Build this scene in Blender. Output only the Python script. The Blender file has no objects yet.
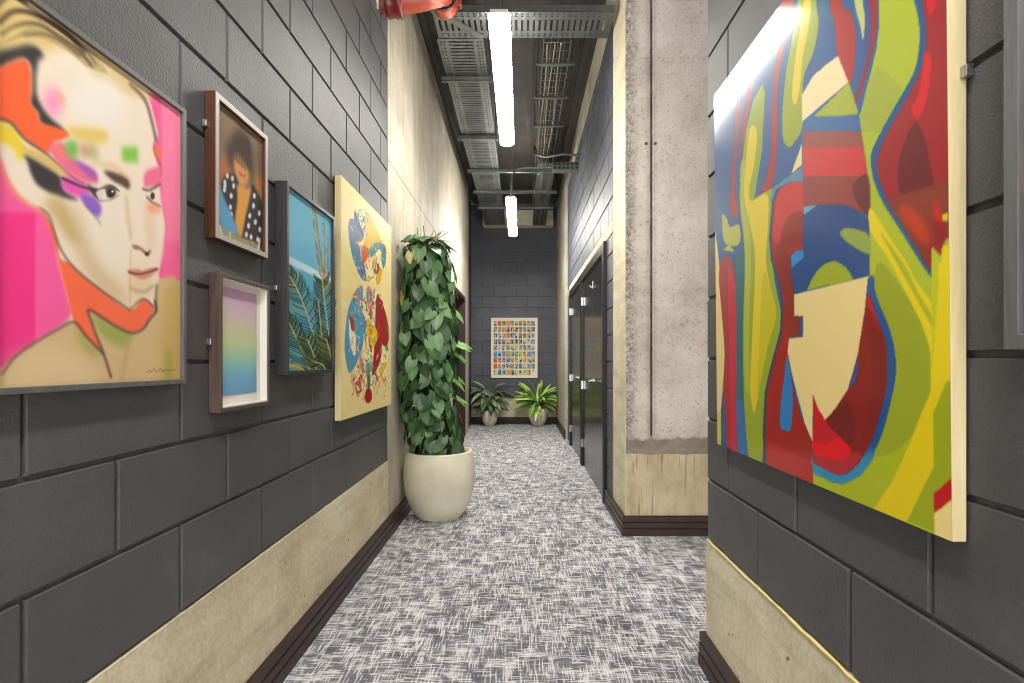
import bpy, bmesh, math, random
import numpy as np
from mathutils import Vector, Matrix

random.seed(7)
rng = np.random.default_rng(11)
S = bpy.context.scene
COL = S.collection

# ------------------------------------------------------------------ camera, world, exposure
CZ = 1.22                                   # eye height
F, CX, CY = 512.0, 521.0, 362.0             # focal length in pixels, vanishing point
cam_d = bpy.data.cameras.new('camera')
cam_d.sensor_width = 36.0
cam_d.lens = 36.0 * F / 1024.0
cam_d.shift_x = (512.0 - CX) / 1024.0
cam_d.shift_y = (CY - 341.5) / 1024.0
cam_d.clip_start = 0.02
cam = bpy.data.objects.new('camera', cam_d)
cam.location = (0, 0, CZ)
cam.rotation_euler = (math.radians(90), 0, 0)
COL.objects.link(cam)
S.camera = cam

world = bpy.data.worlds.new('world')
S.world = world
world.use_nodes = True
world.node_tree.nodes['Background'].inputs[0].default_value = (1.0, 0.985, 0.96, 1)
world.node_tree.nodes['Background'].inputs[1].default_value = 1.45

S.view_settings.view_transform = 'Standard'
S.view_settings.look = 'None'
S.view_settings.gamma = 1.0
S.view_settings.use_curve_mapping = False
S.view_settings.exposure = 1.55
S.cycles.use_denoising = True
S.cycles.filter_width = 1.0
S.cycles.max_bounces = 8
S.cycles.diffuse_bounces = 5
S.cycles.sample_clamp_indirect = 6.0
LAMP = 24.0                                 # emission of the lamp diffusers

WL, WR, WN = -0.933, 0.735, 0.743           # corridor wall planes (left, right far, right near)
YE = 10.07                                  # end wall
HC = CZ + 3.1                               # ceiling


# ------------------------------------------------------------------ mesh building
class MB:
    def __init__(s):
        s.v, s.f, s.sm = [], [], []

    def add(s, vs, fs, smooth=False):
        o = len(s.v)
        s.v += [tuple(p) for p in vs]
        s.f += [tuple(i + o for i in f) for f in fs]
        s.sm += [smooth] * len(fs)
        return s

    def box(s, x0, x1, y0, y1, z0, z1):
        vs = [(x, y, z) for z in (z0, z1) for y in (y0, y1) for x in (x0, x1)]
        return s.add(vs, [(0, 2, 3, 1), (4, 5, 7, 6), (0, 1, 5, 4), (2, 6, 7, 3), (0, 4, 6, 2), (1, 3, 7, 5)])

    def tube(s, pts, r, n=10, caps=True):
        pts = [Vector(p) for p in pts]
        rs = r if isinstance(r, (list, tuple)) else [r] * len(pts)
        rings, up = [], None
        for i, p in enumerate(pts):
            d = (pts[min(i + 1, len(pts) - 1)] - pts[max(i - 1, 0)]).normalized()
            if up is None:
                up = Vector((0, 0, 1)) if abs(d.z) < .9 else Vector((1, 0, 0))
            a = d.cross(up).normalized()
            up = a.cross(d).normalized()
            rings.append([p + (a * math.cos(t) + up * math.sin(t)) * rs[i] for t in [2 * math.pi * k / n for k in range(n)]])
        vs = [q for r_ in rings for q in r_]
        fs = [(i * n + k, i * n + (k + 1) % n, (i + 1) * n + (k + 1) % n, (i + 1) * n + k) for i in range(len(pts) - 1) for k in range(n)]
        s.add(vs, fs, True)
        if caps:
            s.add(rings[0], [tuple(range(n))[::-1]])
            s.add(rings[-1], [tuple(range(n))])
        return s

    def lathe(s, prof, c, n=48):
        vs = [(c[0] + r * math.cos(2 * math.pi * k / n), c[1] + r * math.sin(2 * math.pi * k / n), c[2] + z) for r, z in prof for k in range(n)]
        fs = [(i * n + k, i * n + (k + 1) % n, (i + 1) * n + (k + 1) % n, (i + 1) * n + k) for i in range(len(prof) - 1) for k in range(n)]
        return s.add(vs, fs, True)

    def build(s, name, mat, parent=None, loc=None, bevel=0, recalc=True):
        me = bpy.data.meshes.new(name)
        me.from_pydata(s.v, [], s.f)
        me.polygons.foreach_set('use_smooth', s.sm)
        if recalc:
            bm = bmesh.new()
            bm.from_mesh(me)
            bmesh.ops.recalc_face_normals(bm, faces=bm.faces)
            bm.to_mesh(me)
            bm.free()
        me.materials.append(mat)
        o = bpy.data.objects.new(name, me)
        COL.objects.link(o)
        if parent is not None:
            o.parent = parent
            o.matrix_parent_inverse = Matrix.Translation(-Vector(parent.location))
        if bevel:
            b = o.modifiers.new('bevel', 'BEVEL')
            b.width = bevel
            b.segments = 2
            b.limit_method = 'ANGLE'
        return o


def tag(o, label, cat, group=None, kind=None):
    o['label'] = label
    o['category'] = cat
    if group:
        o['group'] = group
    if kind:
        o['kind'] = kind
    return o


def thing(name, label, cat, loc, group=None, kind=None):
    o = bpy.data.objects.new(name, None)
    o.empty_display_size = 0.1
    COL.objects.link(o)
    o.location = loc
    return tag(o, label, cat, group, kind)


def copy_tree(o, parent=None):
    c = o.copy()
    COL.objects.link(c)
    if parent is not None:
        c.parent = parent
    for ch in list(o.children):
        copy_tree(ch, c)
    return c


# ------------------------------------------------------------------ materials
def lin(c):
    return tuple(((x / 255) / 12.92 if x / 255 <= 0.04045 else ((x / 255 + 0.055) / 1.055) ** 2.4) for x in c)


class Mat:
    """Small helper around a Principled node tree."""
    def __init__(s, name, rgb=(128, 128, 128), rough=0.6, metal=0.0, spec=0.5, coat=0.0):
        s.m = bpy.data.materials.new(name)
        s.m.use_nodes = True
        s.t = s.m.node_tree
        s.b = s.t.nodes['Principled BSDF']
        s.b.inputs['Base Color'].default_value = (*lin(rgb), 1)
        s.b.inputs['Roughness'].default_value = rough
        s.b.inputs['Metallic'].default_value = metal
        s.b.inputs['Specular IOR Level'].default_value = spec
        s.b.inputs['Coat Weight'].default_value = coat
        s._c = None

    def n(s, kind, **kw):
        nd = s.t.nodes.new(kind)
        for k, v in kw.items():
            setattr(nd, k, v)
        return nd

    def l(s, a, b):
        s.t.links.new(a, b)

    def co(s):
        if s._c is None:
            s._c = s.n('ShaderNodeTexCoord').outputs['Object']
        return s._c

    def noise(s, scale=5, detail=4, rough=0.6, stretch=None, dist=0.0):
        src = s.co()
        if stretch:
            mp = s.n('ShaderNodeMapping')
            mp.inputs['Scale'].default_value = stretch
            s.l(src, mp.inputs[0])
            src = mp.outputs[0]
        nd = s.n('ShaderNodeTexNoise')
        nd.inputs['Scale'].default_value = scale
        nd.inputs['Detail'].default_value = detail
        nd.inputs['Roughness'].default_value = rough
        nd.inputs['Distortion'].default_value = dist
        s.l(src, nd.inputs['Vector'])
        return nd.outputs['Fac']

    def voronoi(s, scale):
        nd = s.n('ShaderNodeTexVoronoi')
        nd.inputs['Scale'].default_value = scale
        s.l(s.co(), nd.inputs['Vector'])
        return nd.outputs['Distance']

    def ramp(s, fac, stops, const=False):
        nd = s.n('ShaderNodeValToRGB')
        if const:
            nd.color_ramp.interpolation = 'CONSTANT'
        e = nd.color_ramp.elements
        while len(e) < len(stops):
            e.new(0.5)
        for el, (p, c) in zip(e, stops):
            el.position = p
            el.color = (*(lin(c) if isinstance(c, tuple) else (c, c, c)), 1)
        s.l(fac, nd.inputs[0])
        return nd.outputs[0]

    def mix(s, fac, a, b, mode='MIX'):
        nd = s.n('ShaderNodeMix', data_type='RGBA', blend_type=mode)
        for inp, v in ((nd.inputs[0], fac), (nd.inputs[6], a), (nd.inputs[7], b)):
            if hasattr(v, 'is_linked'):
                s.l(v, inp)
            elif isinstance(v, tuple):
                inp.default_value = (*lin(v), 1)
            else:
                inp.default_value = v
        return nd.outputs[2]

    def math(s, op, a, b=0.0):
        nd = s.n('ShaderNodeMath', operation=op)
        for inp, v in ((nd.inputs[0], a), (nd.inputs[1], b)):
            if hasattr(v, 'is_linked'):
                s.l(v, inp)
            else:
                inp.default_value = v
        return nd.outputs[0]

    def color(s, sock):
        s.l(sock, s.b.inputs['Base Color'])
        return s

    def bump(s, h, strength=0.3, dist=0.01):
        nd = s.n('ShaderNodeBump')
        nd.inputs['Strength'].default_value = strength
        nd.inputs['Distance'].default_value = dist
        s.l(h, nd.inputs['Height'])
        s.l(nd.outputs[0], s.b.inputs['Normal'])
        return s


def block_paint(name, base, rough=0.5):
    m = Mat(name, base, rough, spec=0.45)
    big = m.noise(1.8, 5, 0.65)
    d = tuple(int(c * 0.86) for c in base)
    u = tuple(min(255, int(c * 1.12)) for c in base)
    m.color(m.ramp(big, [(0.3, d), (0.55, base), (0.75, u)]))
    fine = m.noise(140, 3, 0.6)
    mid = m.noise(35, 4, 0.7)
    m.bump(m.math('ADD', fine, m.math('MULTIPLY', mid, 0.45)), 0.5, 0.004)
    return m.m


def concrete(name, a, b, c, pits=True, vstreak=False, rough=0.75):
    m = Mat(name, b, rough, spec=0.35)
    big = m.noise(2.2, 6, 0.65, dist=0.4)
    col = m.ramp(big, [(0.3, a), (0.5, b), (0.7, c)])
    st = m.noise(3.5, 4, 0.6, stretch=(1.6, 1.6, 0.22) if vstreak else (0.6, 0.6, 3))
    col = m.mix(m.ramp(st, [(0.46, 0.0), (0.68, 0.45)]), col, tuple(int(x * 0.78) for x in a))
    fine = m.noise(60, 4, 0.7)
    col = m.mix(0.28, col, m.ramp(fine, [(0.35, tuple(int(x * .85) for x in a)), (0.65, c)]))
    h = m.noise(25, 5, 0.7)
    if pits:
        gate = m.noise(2.6, 2, 0.5)
        pit = m.math('MULTIPLY', m.ramp(m.voronoi(24), [(0.10, 1.0), (0.17, 0.0)]), m.ramp(gate, [(0.50, 0.0), (0.58, 1.0)]))
        col = m.mix(m.math('MULTIPLY', pit, 0.75), col, (62, 54, 40))
        h = m.math('SUBTRACT', h, pit)
    m.color(col).bump(h, 0.35, 0.008)
    return m.m


M = {}
M['block'] = block_paint('painted_blockwork_charcoal', (84, 84, 87))
M['block_end'] = block_paint('painted_blockwork_slate', (84, 88, 98))
M['plinth'] = concrete('tan_concrete', (192, 178, 146), (221, 209, 178), (237, 230, 206))
M['fair'] = concrete('pale_shuttered_concrete', (158, 150, 132), (186, 178, 160), (208, 202, 188), pits=False, vstreak=True)
M['lintel'] = concrete('lintel_concrete', (205, 196, 172), (222, 214, 192), (232, 226, 208), pits=False)


def column_mat():
    m = Mat('rough_column_concrete', (190, 178, 168), 0.8, spec=0.3)
    big = m.noise(2.4, 6, 0.7, dist=0.3)
    face = m.ramp(big, [(0.28, (160, 149, 139)), (0.5, (192, 182, 172)), (0.72, (212, 203, 195))])
    speck = m.ramp(m.noise(55, 4, 0.75), [(0.56, 0.0), (0.68, 0.75)])
    face = m.mix(speck, face, (120, 104, 88))
    low = m.ramp(m.noise(3.0, 6, 0.7, stretch=(2.4, 2.4, 1.1)), [(0.3, (164, 147, 116)), (0.5, (182, 166, 136)), (0.7, (198, 184, 156))])
    crack = m.ramp(m.noise(3, 3, 0.6, stretch=(22, 22, 0.9)), [(0.60, 0.0), (0.66, 0.6)])
    low = m.mix(crack, low, (100, 78, 48))
    sep = m.n('ShaderNodeSeparateXYZ')
    m.l(m.co(), sep.inputs[0])
    wob = m.math('MULTIPLY', m.math('SUBTRACT', m.noise(5, 4, 0.6), 0.5), 0.16)
    z = m.math('ADD', sep.outputs[2], wob)
    grey_band = m.ramp(z, [(0.0, 0.0), (0.5, 0.0)])
    f1 = m.math('GREATER_THAN', m.math('ADD', sep.outputs[2], m.math('MULTIPLY', wob, 0.3)), CZ - 0.65)          # above the lowest lift
    f2 = m.n('ShaderNodeMapRange')
    f2.inputs['From Min'].default_value = CZ - 0.54
    f2.inputs['From Max'].default_value = CZ - 0.52
    m.l(z, f2.inputs['Value'])
    band = m.ramp(m.noise(9, 5, 0.7), [(0.3, (112, 101, 88)), (0.7, (146, 135, 121))])
    col = m.mix(f2.outputs[0], band, face)
    col = m.mix(f1, low, col)
    # honeycombed arris beside the corridor
    ax = m.n('ShaderNodeMapRange')
    ax.inputs['From Min'].default_value = 0.83
    ax.inputs['From Max'].default_value = 0.76
    m.l(m.math('ADD', sep.outputs[0], wob), ax.inputs['Value'])
    honey = m.math('MULTIPLY', ax.outputs[0], m.math('MULTIPLY', f2.outputs[0], m.ramp(m.noise(42, 5, 0.8), [(0.45, 0.0), (0.6, 1.0)])))
    col = m.mix(m.math('MULTIPLY', honey, 0.75), col, (112, 94, 72))
    # brown stain along the former groove, with the groove's shade painted in
    gx = m.math('ABSOLUTE', m.math('SUBTRACT', m.math('ADD', sep.outputs[0], m.math('MULTIPLY', wob, 0.05)), 0.917))
    stain_shade = m.math('MULTIPLY', m.ramp(gx, [(0.005, 1.0), (0.012, 0.45), (0.05, 0.0)]), m.ramp(m.noise(7, 4, 0.7), [(0.3, 0.35), (0.6, 0.95)]))
    col = m.mix(m.math('MULTIPLY', m.math('MULTIPLY', stain_shade, 0.8), f2.outputs[0]), col, (74, 60, 48))
    m.color(col)
    h = m.math('SUBTRACT', m.noise(30, 5, 0.7), m.math('MULTIPLY', honey, 1.4))
    m.bump(h, 0.6, 0.012)
    return m.m


M['column'] = column_mat()


def carpet():
    m = Mat('woven_carpet', (130, 130, 138), 0.95, spec=0.1)
    sep = m.n('ShaderNodeSeparateXYZ')
    m.l(m.co(), sep.inputs[0])

    def threads(across, along, per_m, freq):
        """One value per straight thread, varying along its length."""
        q = m.math('FLOOR', m.math('MULTIPLY', across, per_m))
        w = m.math('ADD', m.math('MULTIPLY', along, freq), m.math('MULTIPLY', q, 17.37))
        nd = m.n('ShaderNodeTexNoise', noise_dimensions='1D')
        nd.inputs['Scale'].default_value = 1.0
        nd.inputs['Detail'].default_value = 2.0
        m.l(w, nd.inputs['W'])
        return nd.outputs['Fac']

    X, Y = sep.outputs[0], sep.outputs[1]
    wx = threads(Y, X, 260, 8)              # threads across the corridor
    wy = threads(X, Y, 260, 7)               # threads along the corridor
    bx = threads(Y, X, 26, 4)              # coarser woven bars
    by = threads(X, Y, 28, 3.2)
    pa = m.noise(1.0, 4, 0.7, stretch=(10, 18, 1))
    pb = m.noise(1.0, 4, 0.7, stretch=(18, 9, 1))
    def total(t, bar, p):
        v = m.math('ADD', t, m.math('MULTIPLY', m.math('SUBTRACT', bar, 0.5), 0.42))
        return m.math('ADD', v, m.math('MULTIPLY', m.math('SUBTRACT', p, 0.5), 0.62))
    sx, sy = total(wx, bx, pa), total(wy, by, pb)
    lx = m.ramp(sx, [(0.53, 0.0), (0.63, 1.0)])
    ly = m.ramp(sy, [(0.53, 0.0), (0.63, 1.0)])
    dx = m.ramp(sx, [(0.30, 1.0), (0.40, 0.0)])
    dy = m.ramp(sy, [(0.30, 1.0), (0.40, 0.0)])
    base = m.ramp(m.noise(3.2, 4, 0.7), [(0.3, (110, 109, 118)), (0.7, (142, 140, 148))])
    col = m.mix(m.math('MULTIPLY', dx, 0.6), base, (80, 80, 91))
    col = m.mix(m.math('MULTIPLY', ly, 0.74), col, (230, 230, 233))
    col = m.mix(m.math('MULTIPLY', dy, 0.6), col, (82, 82, 94))
    col = m.mix(m.math('MULTIPLY', lx, 0.76), col, (234, 233, 235))
    m.color(col)
    m.bump(m.math('ADD', m.noise(300, 2, 0.5), m.math('ADD', lx, ly)), 0.3, 0.004)
    return m.m


M['carpet'] = carpet()


def wood(name, a, b, rough=0.45, stretch=(30, 30, 2), coat=0.0, spec=0.5):
    m = Mat(name, a, rough, coat=coat, spec=spec)
    g = m.noise(2.0, 5, 0.65, stretch=stretch, dist=0.5)
    m.color(m.ramp(g, [(0.3, a), (0.7, b)]))
    m.bump(g, 0.12, 0.002)
    return m.m


M['skirting'] = wood('dark_stained_skirting', (36, 20, 17), (56, 33, 28), 0.4, stretch=(3, 3, 40))
M['ply_edge'] = wood('pale_birch_ply', (212, 192, 138), (230, 214, 168), 0.55, stretch=(20, 20, 2))
M['oxide'] = wood('reddish_brown_frame_wood', (64, 36, 22), (94, 56, 35), 0.35, stretch=(40, 40, 3))
M['walnut'] = wood('walnut_frame_wood', (66, 52, 45), (98, 80, 70), 0.45, stretch=(40, 40, 3))
M['frame_grey'] = wood('grey_stained_frame', (84, 83, 83), (104, 102, 102), 0.45, stretch=(60, 60, 4))
M['frame_black'] = wood('black_stained_frame', (48, 48, 50), (64, 64, 66), 0.4, stretch=(60, 60, 4))
M['frame_steel'] = Mat('brushed_pewter_face', (168, 160, 156), 0.35, spec=0.6).m
M['white_liner'] = Mat('white_card_liner', (236, 233, 228), 0.8).m
M['bracket'] = Mat('zinc_bracket', (170, 172, 172), 0.35, metal=0.9).m


def metal(name, rgb, rough=0.45):
    m = Mat(name, rgb, rough, metal=0.85)
    n = m.noise(8, 4, 0.6)
    m.color(m.ramp(n, [(0.3, tuple(int(c * 0.85) for c in rgb)), (0.7, rgb)]))
    return m.m


M['galv'] = metal('galvanised_steel', (132, 137, 136), 0.42)
M['galv_dark'] = metal('dull_galvanised_steel', (104, 107, 106), 0.5)
M['chrome'] = Mat('satin_chrome', (214, 214, 214), 0.22, metal=1.0).m
M['white_plastic'] = Mat('white_plastic', (232, 232, 228), 0.4).m


def deck():
    m = Mat('painted_ceiling_deck', (92, 86, 82), 0.7, spec=0.3)
    m.color(m.ramp(m.noise(3, 4, 0.6), [(0.3, (58, 53, 51)), (0.7, (76, 71, 68))]))
    return m.m


M['deck'] = deck()
M['door'] = wood('black_lacquered_door', (30, 29, 30), (38, 37, 38), 0.2, stretch=(12, 12, 1), coat=0.0, spec=0.6)
M['door_frame'] = Mat('black_door_frame', (32, 32, 33), 0.35).m
M['maroon'] = wood('maroon_stained_door', (46, 27, 27), (60, 37, 35), 0.4, stretch=(14, 14, 1))
M['red_pipe'] = Mat('red_oxide_pipe_paint', (156, 66, 48), 0.35, spec=0.6).m
M['red_coupling'] = Mat('dark_red_coupling_paint', (112, 32, 28), 0.3, spec=0.6).m
M['rubber'] = Mat('black_gasket', (30, 26, 26), 0.6).m
M['cable_cream'] = Mat('cream_cable', (158, 148, 122), 0.5).m
M['soil'] = Mat('potting_soil', (70, 52, 38), 0.95).m


def pot_mat():
    m = Mat('cream_stone_pot', (218, 212, 190), 0.55, spec=0.4)
    m.color(m.ramp(m.noise(5, 5, 0.6), [(0.3, (206, 199, 174)), (0.7, (226, 221, 202))]))
    m.bump(m.noise(90, 3, 0.6), 0.15, 0.003)
    return m.m


M['pot'] = pot_mat()


def vcol(name, rough=0.5, coat=0.0, spec=0.5, trans=0.0, grain=None, coat_rough=0.1):
    m = Mat(name, rough=rough, coat=coat, spec=spec)
    m.b.inputs['Coat Roughness'].default_value = coat_rough
    a = m.n('ShaderNodeAttribute', attribute_name='Col')
    m.l(a.outputs['Color'], m.b.inputs['Base Color'])
    if grain:
        m.bump(m.noise(grain[0], 3, 0.6), grain[1], 0.002)
    return m.m


M['paint_gloss'] = vcol('glossy_varnished_paint', 0.5, spec=0.15, coat=0.45, coat_rough=0.12, grain=(70, 0.16))
M['paper'] = vcol('printed_paper', 0.7, spec=0.2)
M['paint_ply'] = vcol('paint_on_ply', 0.5, spec=0.22)
M['leaf'] = vcol('glossy_leaf', 0.33, spec=0.55)


def glass():
    m = Mat('picture_glass')
    tr = m.n('ShaderNodeBsdfTransparent')
    gl = m.n('ShaderNodeBsdfGlossy')
    gl.inputs['Roughness'].default_value = 0.03
    ge = m.n('ShaderNodeNewGeometry')
    dt = m.n('ShaderNodeVectorMath', operation='DOT_PRODUCT')
    m.l(ge.outputs['Normal'], dt.inputs[0])
    m.l(ge.outputs['Incoming'], dt.inputs[1])
    inv = m.math('SUBTRACT', 1.0, m.math('ABSOLUTE', dt.outputs['Value']))
    fr = m.math('ADD', 0.03, m.math('MULTIPLY', m.math('POWER', inv, 5.0), 0.6))   # thin-pane reflectance
    mx = m.n('ShaderNodeMixShader')
    m.l(fr, mx.inputs[0])
    m.l(tr.outputs[0], mx.inputs[1])
    m.l(gl.outputs[0], mx.inputs[2])
    m.l(mx.outputs[0], m.t.nodes['Material Output'].inputs[0])
    return m.m


M['glass'] = glass()


def emit(name, strength, rgb=(255, 250, 240)):
    m = Mat(name)
    m.b.inputs['Emission Color'].default_value = (*lin(rgb), 1)
    m.b.inputs['Emission Strength'].default_value = strength
    m.b.inputs['Base Color'].default_value = (0.8, 0.8, 0.8, 1)
    return m.m


M['lamp'] = emit('lit_opal_diffuser', LAMP)
M['lamp_boosted'] = emit('lit_boosted_opal_diffuser', LAMP * 1.9)  # same kind of diffuser, emission raised to brighten the far end


# ------------------------------------------------------------------ setting
def blocks_x(mb, X, side, y0, y1, rows, first, pitch=0.4437, joint=0.009, d=0.009, c=0.0035):
    """Blockwork on a wall plane x = X; side = +1 when the wall faces +x. rows: list of (z0, z1, phase)."""
    for z0, z1, ph in rows:
        ys = []
        y = first + ph
        while y > y0:
            y -= pitch
        while y < y1:
            a, b = max(y, y0), min(y + pitch, y1)
            if b - a > 0.02:
                ys.append((a, b))
            y += pitch
        for a, b in ys:
            a, b, q0, q1 = a + joint / 2, b - joint / 2, z0 + joint / 2, z1 - joint / 2
            back, front = X - side * d, X + side * random.uniform(-.0012, .0008)
            vs = [(back, a, q0), (back, b, q0), (back, b, q1), (back, a, q1),
                  (front, a + c, q0 + c), (front, b - c, q0 + c), (front, b - c, q1 - c), (front, a + c, q1 - c)]
            mb.add(vs, [(4, 5, 6, 7), (0, 1, 5, 4), (1, 2, 6, 5), (2, 3, 7, 6), (3, 0, 4, 7)])


def rows_from(levels):
    return [(CZ + levels[i], CZ + levels[i + 1]) for i in range(len(levels) - 1)]


# floor and ceiling
tag(MB().box(-1.1, 4.5, -1.6, YE + 0.15, -0.1, 0.0).build('floor', M['carpet']),
    'grey and white crosshatch woven carpet along the corridor', 'carpet floor', kind='structure')
mb = MB().box(-1.1, 4.5, -1.6, YE + 0.15, HC + 0.03, HC + 0.15)
x = -0.92
while x < 0.73:
    mb.box(x, x + 0.055, -1.6, YE, HC, HC + 0.03)
    x += 0.11
mb.box(0.75, 4.5, -1.6, YE, HC, HC + 0.03)
tag(mb.build('ceiling', M['deck']), 'dark ribbed metal deck ceiling above the cable trays', 'ceiling', kind='structure')

# left wall: painted blocks with a concrete plinth, then fair-faced concrete
mb = MB().box(WL - 0.2, WL - 0.009, -1.6, 3.585, CZ - 0.69, HC)
lv = [-0.69, -0.4444] + [-0.2222 + 0.2222 * k for k in range(0, 16)]
rw = []
for i, (z0, z1) in enumerate(rows_from(lv)):
    if z0 < HC - 0.02:
        rw.append((z0, min(z1, HC), 0.0 if i % 2 == 0 else 0.2218))
blocks_x(mb, WL, 1, -1.6, 3.585, rw, 0.961)
tag(mb.build('wall_left', M['block']), 'charcoal painted blockwork wall hung with five pictures on the left', 'wall', kind='structure')
mb = MB().box(WL - 0.2, WL + 0.003, -1.6, 3.14, 0, CZ - 0.692)
mb.box(WL - 0.2, WL + 0.003, 3.146, 3.585, 0, CZ - 0.692)
tag(mb.build('plinth_left', M['plinth']), 'tan concrete plinth below the charcoal blockwork and pictures on the left', 'concrete plinth', kind='structure')
D3 = (7.13, 8.5, CZ + 1.07)
mb = MB()
for a, b in ((3.585, 4.05), (4.056, 5.9), (5.906, 7.13)):
    mb.box(WL - 0.2, WL, a, b, 0, CZ + 1.42).box(WL - 0.2, WL, a, b, CZ + 1.426, HC)
mb.box(WL - 0.2, WL, D3[0], D3[1], D3[2], HC)
mb.box(WL - 0.2, WL, D3[1], 9.1, 0, HC)
tag(mb.build('wall_left_concrete', M['fair']), 'pale shuttered concrete wall behind the tall climbing plant', 'concrete wall', kind='structure')
mb = MB().box(WL - 0.25, WL - 0.045, 9.1, YE, 0, HC)
tag(mb.build('wall_left_return', M['block_end']), 'dark painted recess in the left wall beside the end wall', 'wall', kind='structure')

# end wall
mb = MB().box(-1.1, 0.95, YE + 0.009, YE + 0.2, CZ - 0.71, HC)


def blocks_y(mb, Y, x0, x1, rows, first, pitch=0.4437, joint=0.005, d=0.004, c=0.002):
    for z0, z1, ph in rows:
        x = first + ph
        while x > x0:
            x -= pitch
        while x < x1:
            a, b = max(x, x0), min(x + pitch, x1)
            x += pitch
            if b - a < 0.02:
                continue
            a, b, q0, q1 = a + joint / 2, b - joint / 2, z0 + joint / 2, z1 - joint / 2
            vs = [(a, Y + d, q0), (b, Y + d, q0), (b, Y + d, q1), (a, Y + d, q1),
                  (a + c, Y, q0 + c), (b - c, Y, q0 + c), (b - c, Y, q1 - c), (a + c, Y, q1 - c)]
            mb.add(vs, [(7, 6, 5, 4), (4, 5, 1, 0), (5, 6, 2, 1), (6, 7, 3, 2), (7, 4, 0, 3)])


rw = []
for i, (z0, z1) in enumerate(rows_from([-0.71 + 0.2222 * k for k in range(0, 19)])):
    if z0 < HC - 0.02:
        rw.append((z0, min(z1, HC), 0.0 if i % 2 else 0.2218))
blocks_y(mb, YE, -0.98, 0.75, rw, -0.98)
tag(mb.build('wall_end', M['block_end']), 'slate painted block wall closing the far end of the corridor', 'wall', kind='structure')
tag(MB().box(-1.1, 0.95, YE - 0.004, YE + 0.2, 0, CZ - 0.712).build('plinth_end', M['plinth']),
    'low concrete plinth behind the two small potted plants', 'concrete plinth', kind='structure')
tag(MB().box(-0.74, 0.62, YE - 0.22, YE, CZ + 2.63, CZ + 2.92).build('beam_end', M['lintel']),
    'pale concrete downstand high on the end wall above the far lamp', 'concrete beam', kind='structure')

# right wall, near part
mb = MB().box(WN + 0.009, WN + 0.22, -1.6, 2.045, CZ - 0.705, HC)
lv = [-0.705, -0.466] + [-0.227 + 0.239 * k for k in range(0, 15)]
rw = []
for i, (z0, z1) in enumerate(rows_from(lv)):
    if z0 < HC - 0.02:
        rw.append((z0, min(z1, HC), 0.0 if i % 2 == 0 else 0.2275))
blocks_x(mb, WN, -1, -1.6, 2.045, rw, 1.157, pitch=0.455)
tag(mb.build('wall_right', M['block']), 'charcoal painted blockwork wall on the right carrying the abstract painting', 'wall', kind='structure')
tag(MB().box(WN - 0.003, WN + 0.22, -1.6, 2.045, 0, CZ - 0.707).build('plinth_right', M['plinth']),
    'pitted tan concrete plinth under the abstract painting', 'concrete plinth', kind='structure')

mb = MB()
pts = [(WN - 0.004, -1.6 + k * 0.03, CZ - 0.7055 + random.uniform(-.0025, .0025)) for k in range(int(3.645 / 0.03) + 1)]
mb.tube(pts, [random.uniform(.003, .0055) for _ in pts], 6)
tag(mb.build('mortar_bead', Mat('cream_mortar', (236, 214, 140), 0.8).m), 'rough cream mortar bead along the top of the right hand plinth', 'mortar bead', kind='structure')

# column at the corner of the side passage (with a former groove down its face)
YC = 3.61
mb = MB()
mb.box(0.909, 0.925, YC, 4.0, 0, CZ - 0.52)
mb.box(WR + 0.004, 0.910, YC, 4.09, 0, HC).box(0.924, 2.6, YC, 4.09, 0, HC).box(0.905, 0.93, YC + 0.03, 4.0, 0, HC)
tag(mb.build('column', M['column']), 'rough pinkish concrete column with a vertical groove at the side passage', 'concrete column', kind='structure')
mb = MB()
for dx in (-0.035, 0.03):
    mb.tube([(0.917 + dx, YC - 0.001, CZ + 1.54), (0.917 + dx, YC + 0.02, CZ + 1.54)], 0.012, 12)
tag(mb.build('column_tie_hole', Mat('hole_plug', (92, 78, 66), 0.9).m), 'two dark tie holes beside the groove in the column face', 'tie hole', kind='structure')
tag(MB().box(WR, WR + 0.1, YC + 0.003, 4.085, 0, HC).build('column_cheek', M['plinth']),
    'pale smooth concrete cheek of the column facing the corridor', 'concrete column', kind='structure')
tag(MB().box(2.6, 2.8, 1.2, 4.09, 0, HC).build('wall_passage', M['fair']), 'pale wall closing the side passage on the right', 'wall', kind='structure')

# right wall, far part with the doors
D1, D2 = (4.40, 6.08), (6.12, 7.53)
HD = CZ + 1.04
mb = MB()
for a, b, z0, z1 in ((4.09, D1[0], 0, HD), (D2[1], 8.07, 0, HD), (4.09, 8.07, CZ + 1.14, CZ + 2.75)):
    mb.box(WR + 0.009, WR + 0.3, a, b, z0, z1)
    k0 = math.floor((z0 - CZ) / 0.2222) * 0.2222
    rw, z, i = [], CZ + k0, 0
    while z < z1 - 0.02:
        q0, q1 = max(z, z0), min(z + 0.2222, z1)
        if q1 - q0 > 0.03:
            rw.append((q0, q1, 0.0 if i % 2 else 0.2218))
        z += 0.2222
        i += 1
    blocks_x(mb, WR, -1, a, b, rw, 4.09)
tag(mb.build('wall_right_far', M['block_end']), 'dark painted blockwork around and above the black doors', 'wall', kind='structure')
tag(MB().box(WR - 0.004, WR + 0.3, 4.09, 7.75, HD, CZ + 1.138).build('lintel', M['lintel']),
    'cream concrete lintel strip above the black doors', 'lintel', kind='structure')
mb = MB()
for k in range(5):
    mb.box(WR - 0.002, WR + 0.3, 4.09, 8.07, CZ + 2.752 + k * 0.07, CZ + 2.818 + k * 0.07)
tag(mb.build('beam_right', M['fair']), 'board marked concrete beam along the top of the right wall', 'concrete beam', kind='structure')
tag(MB().box(0.70, WR + 0.3, 8.07, YE, 0, HC).build('pier', M['fair']), 'pale concrete pier between the black doors and end wall', 'concrete pier', kind='structure')


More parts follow.
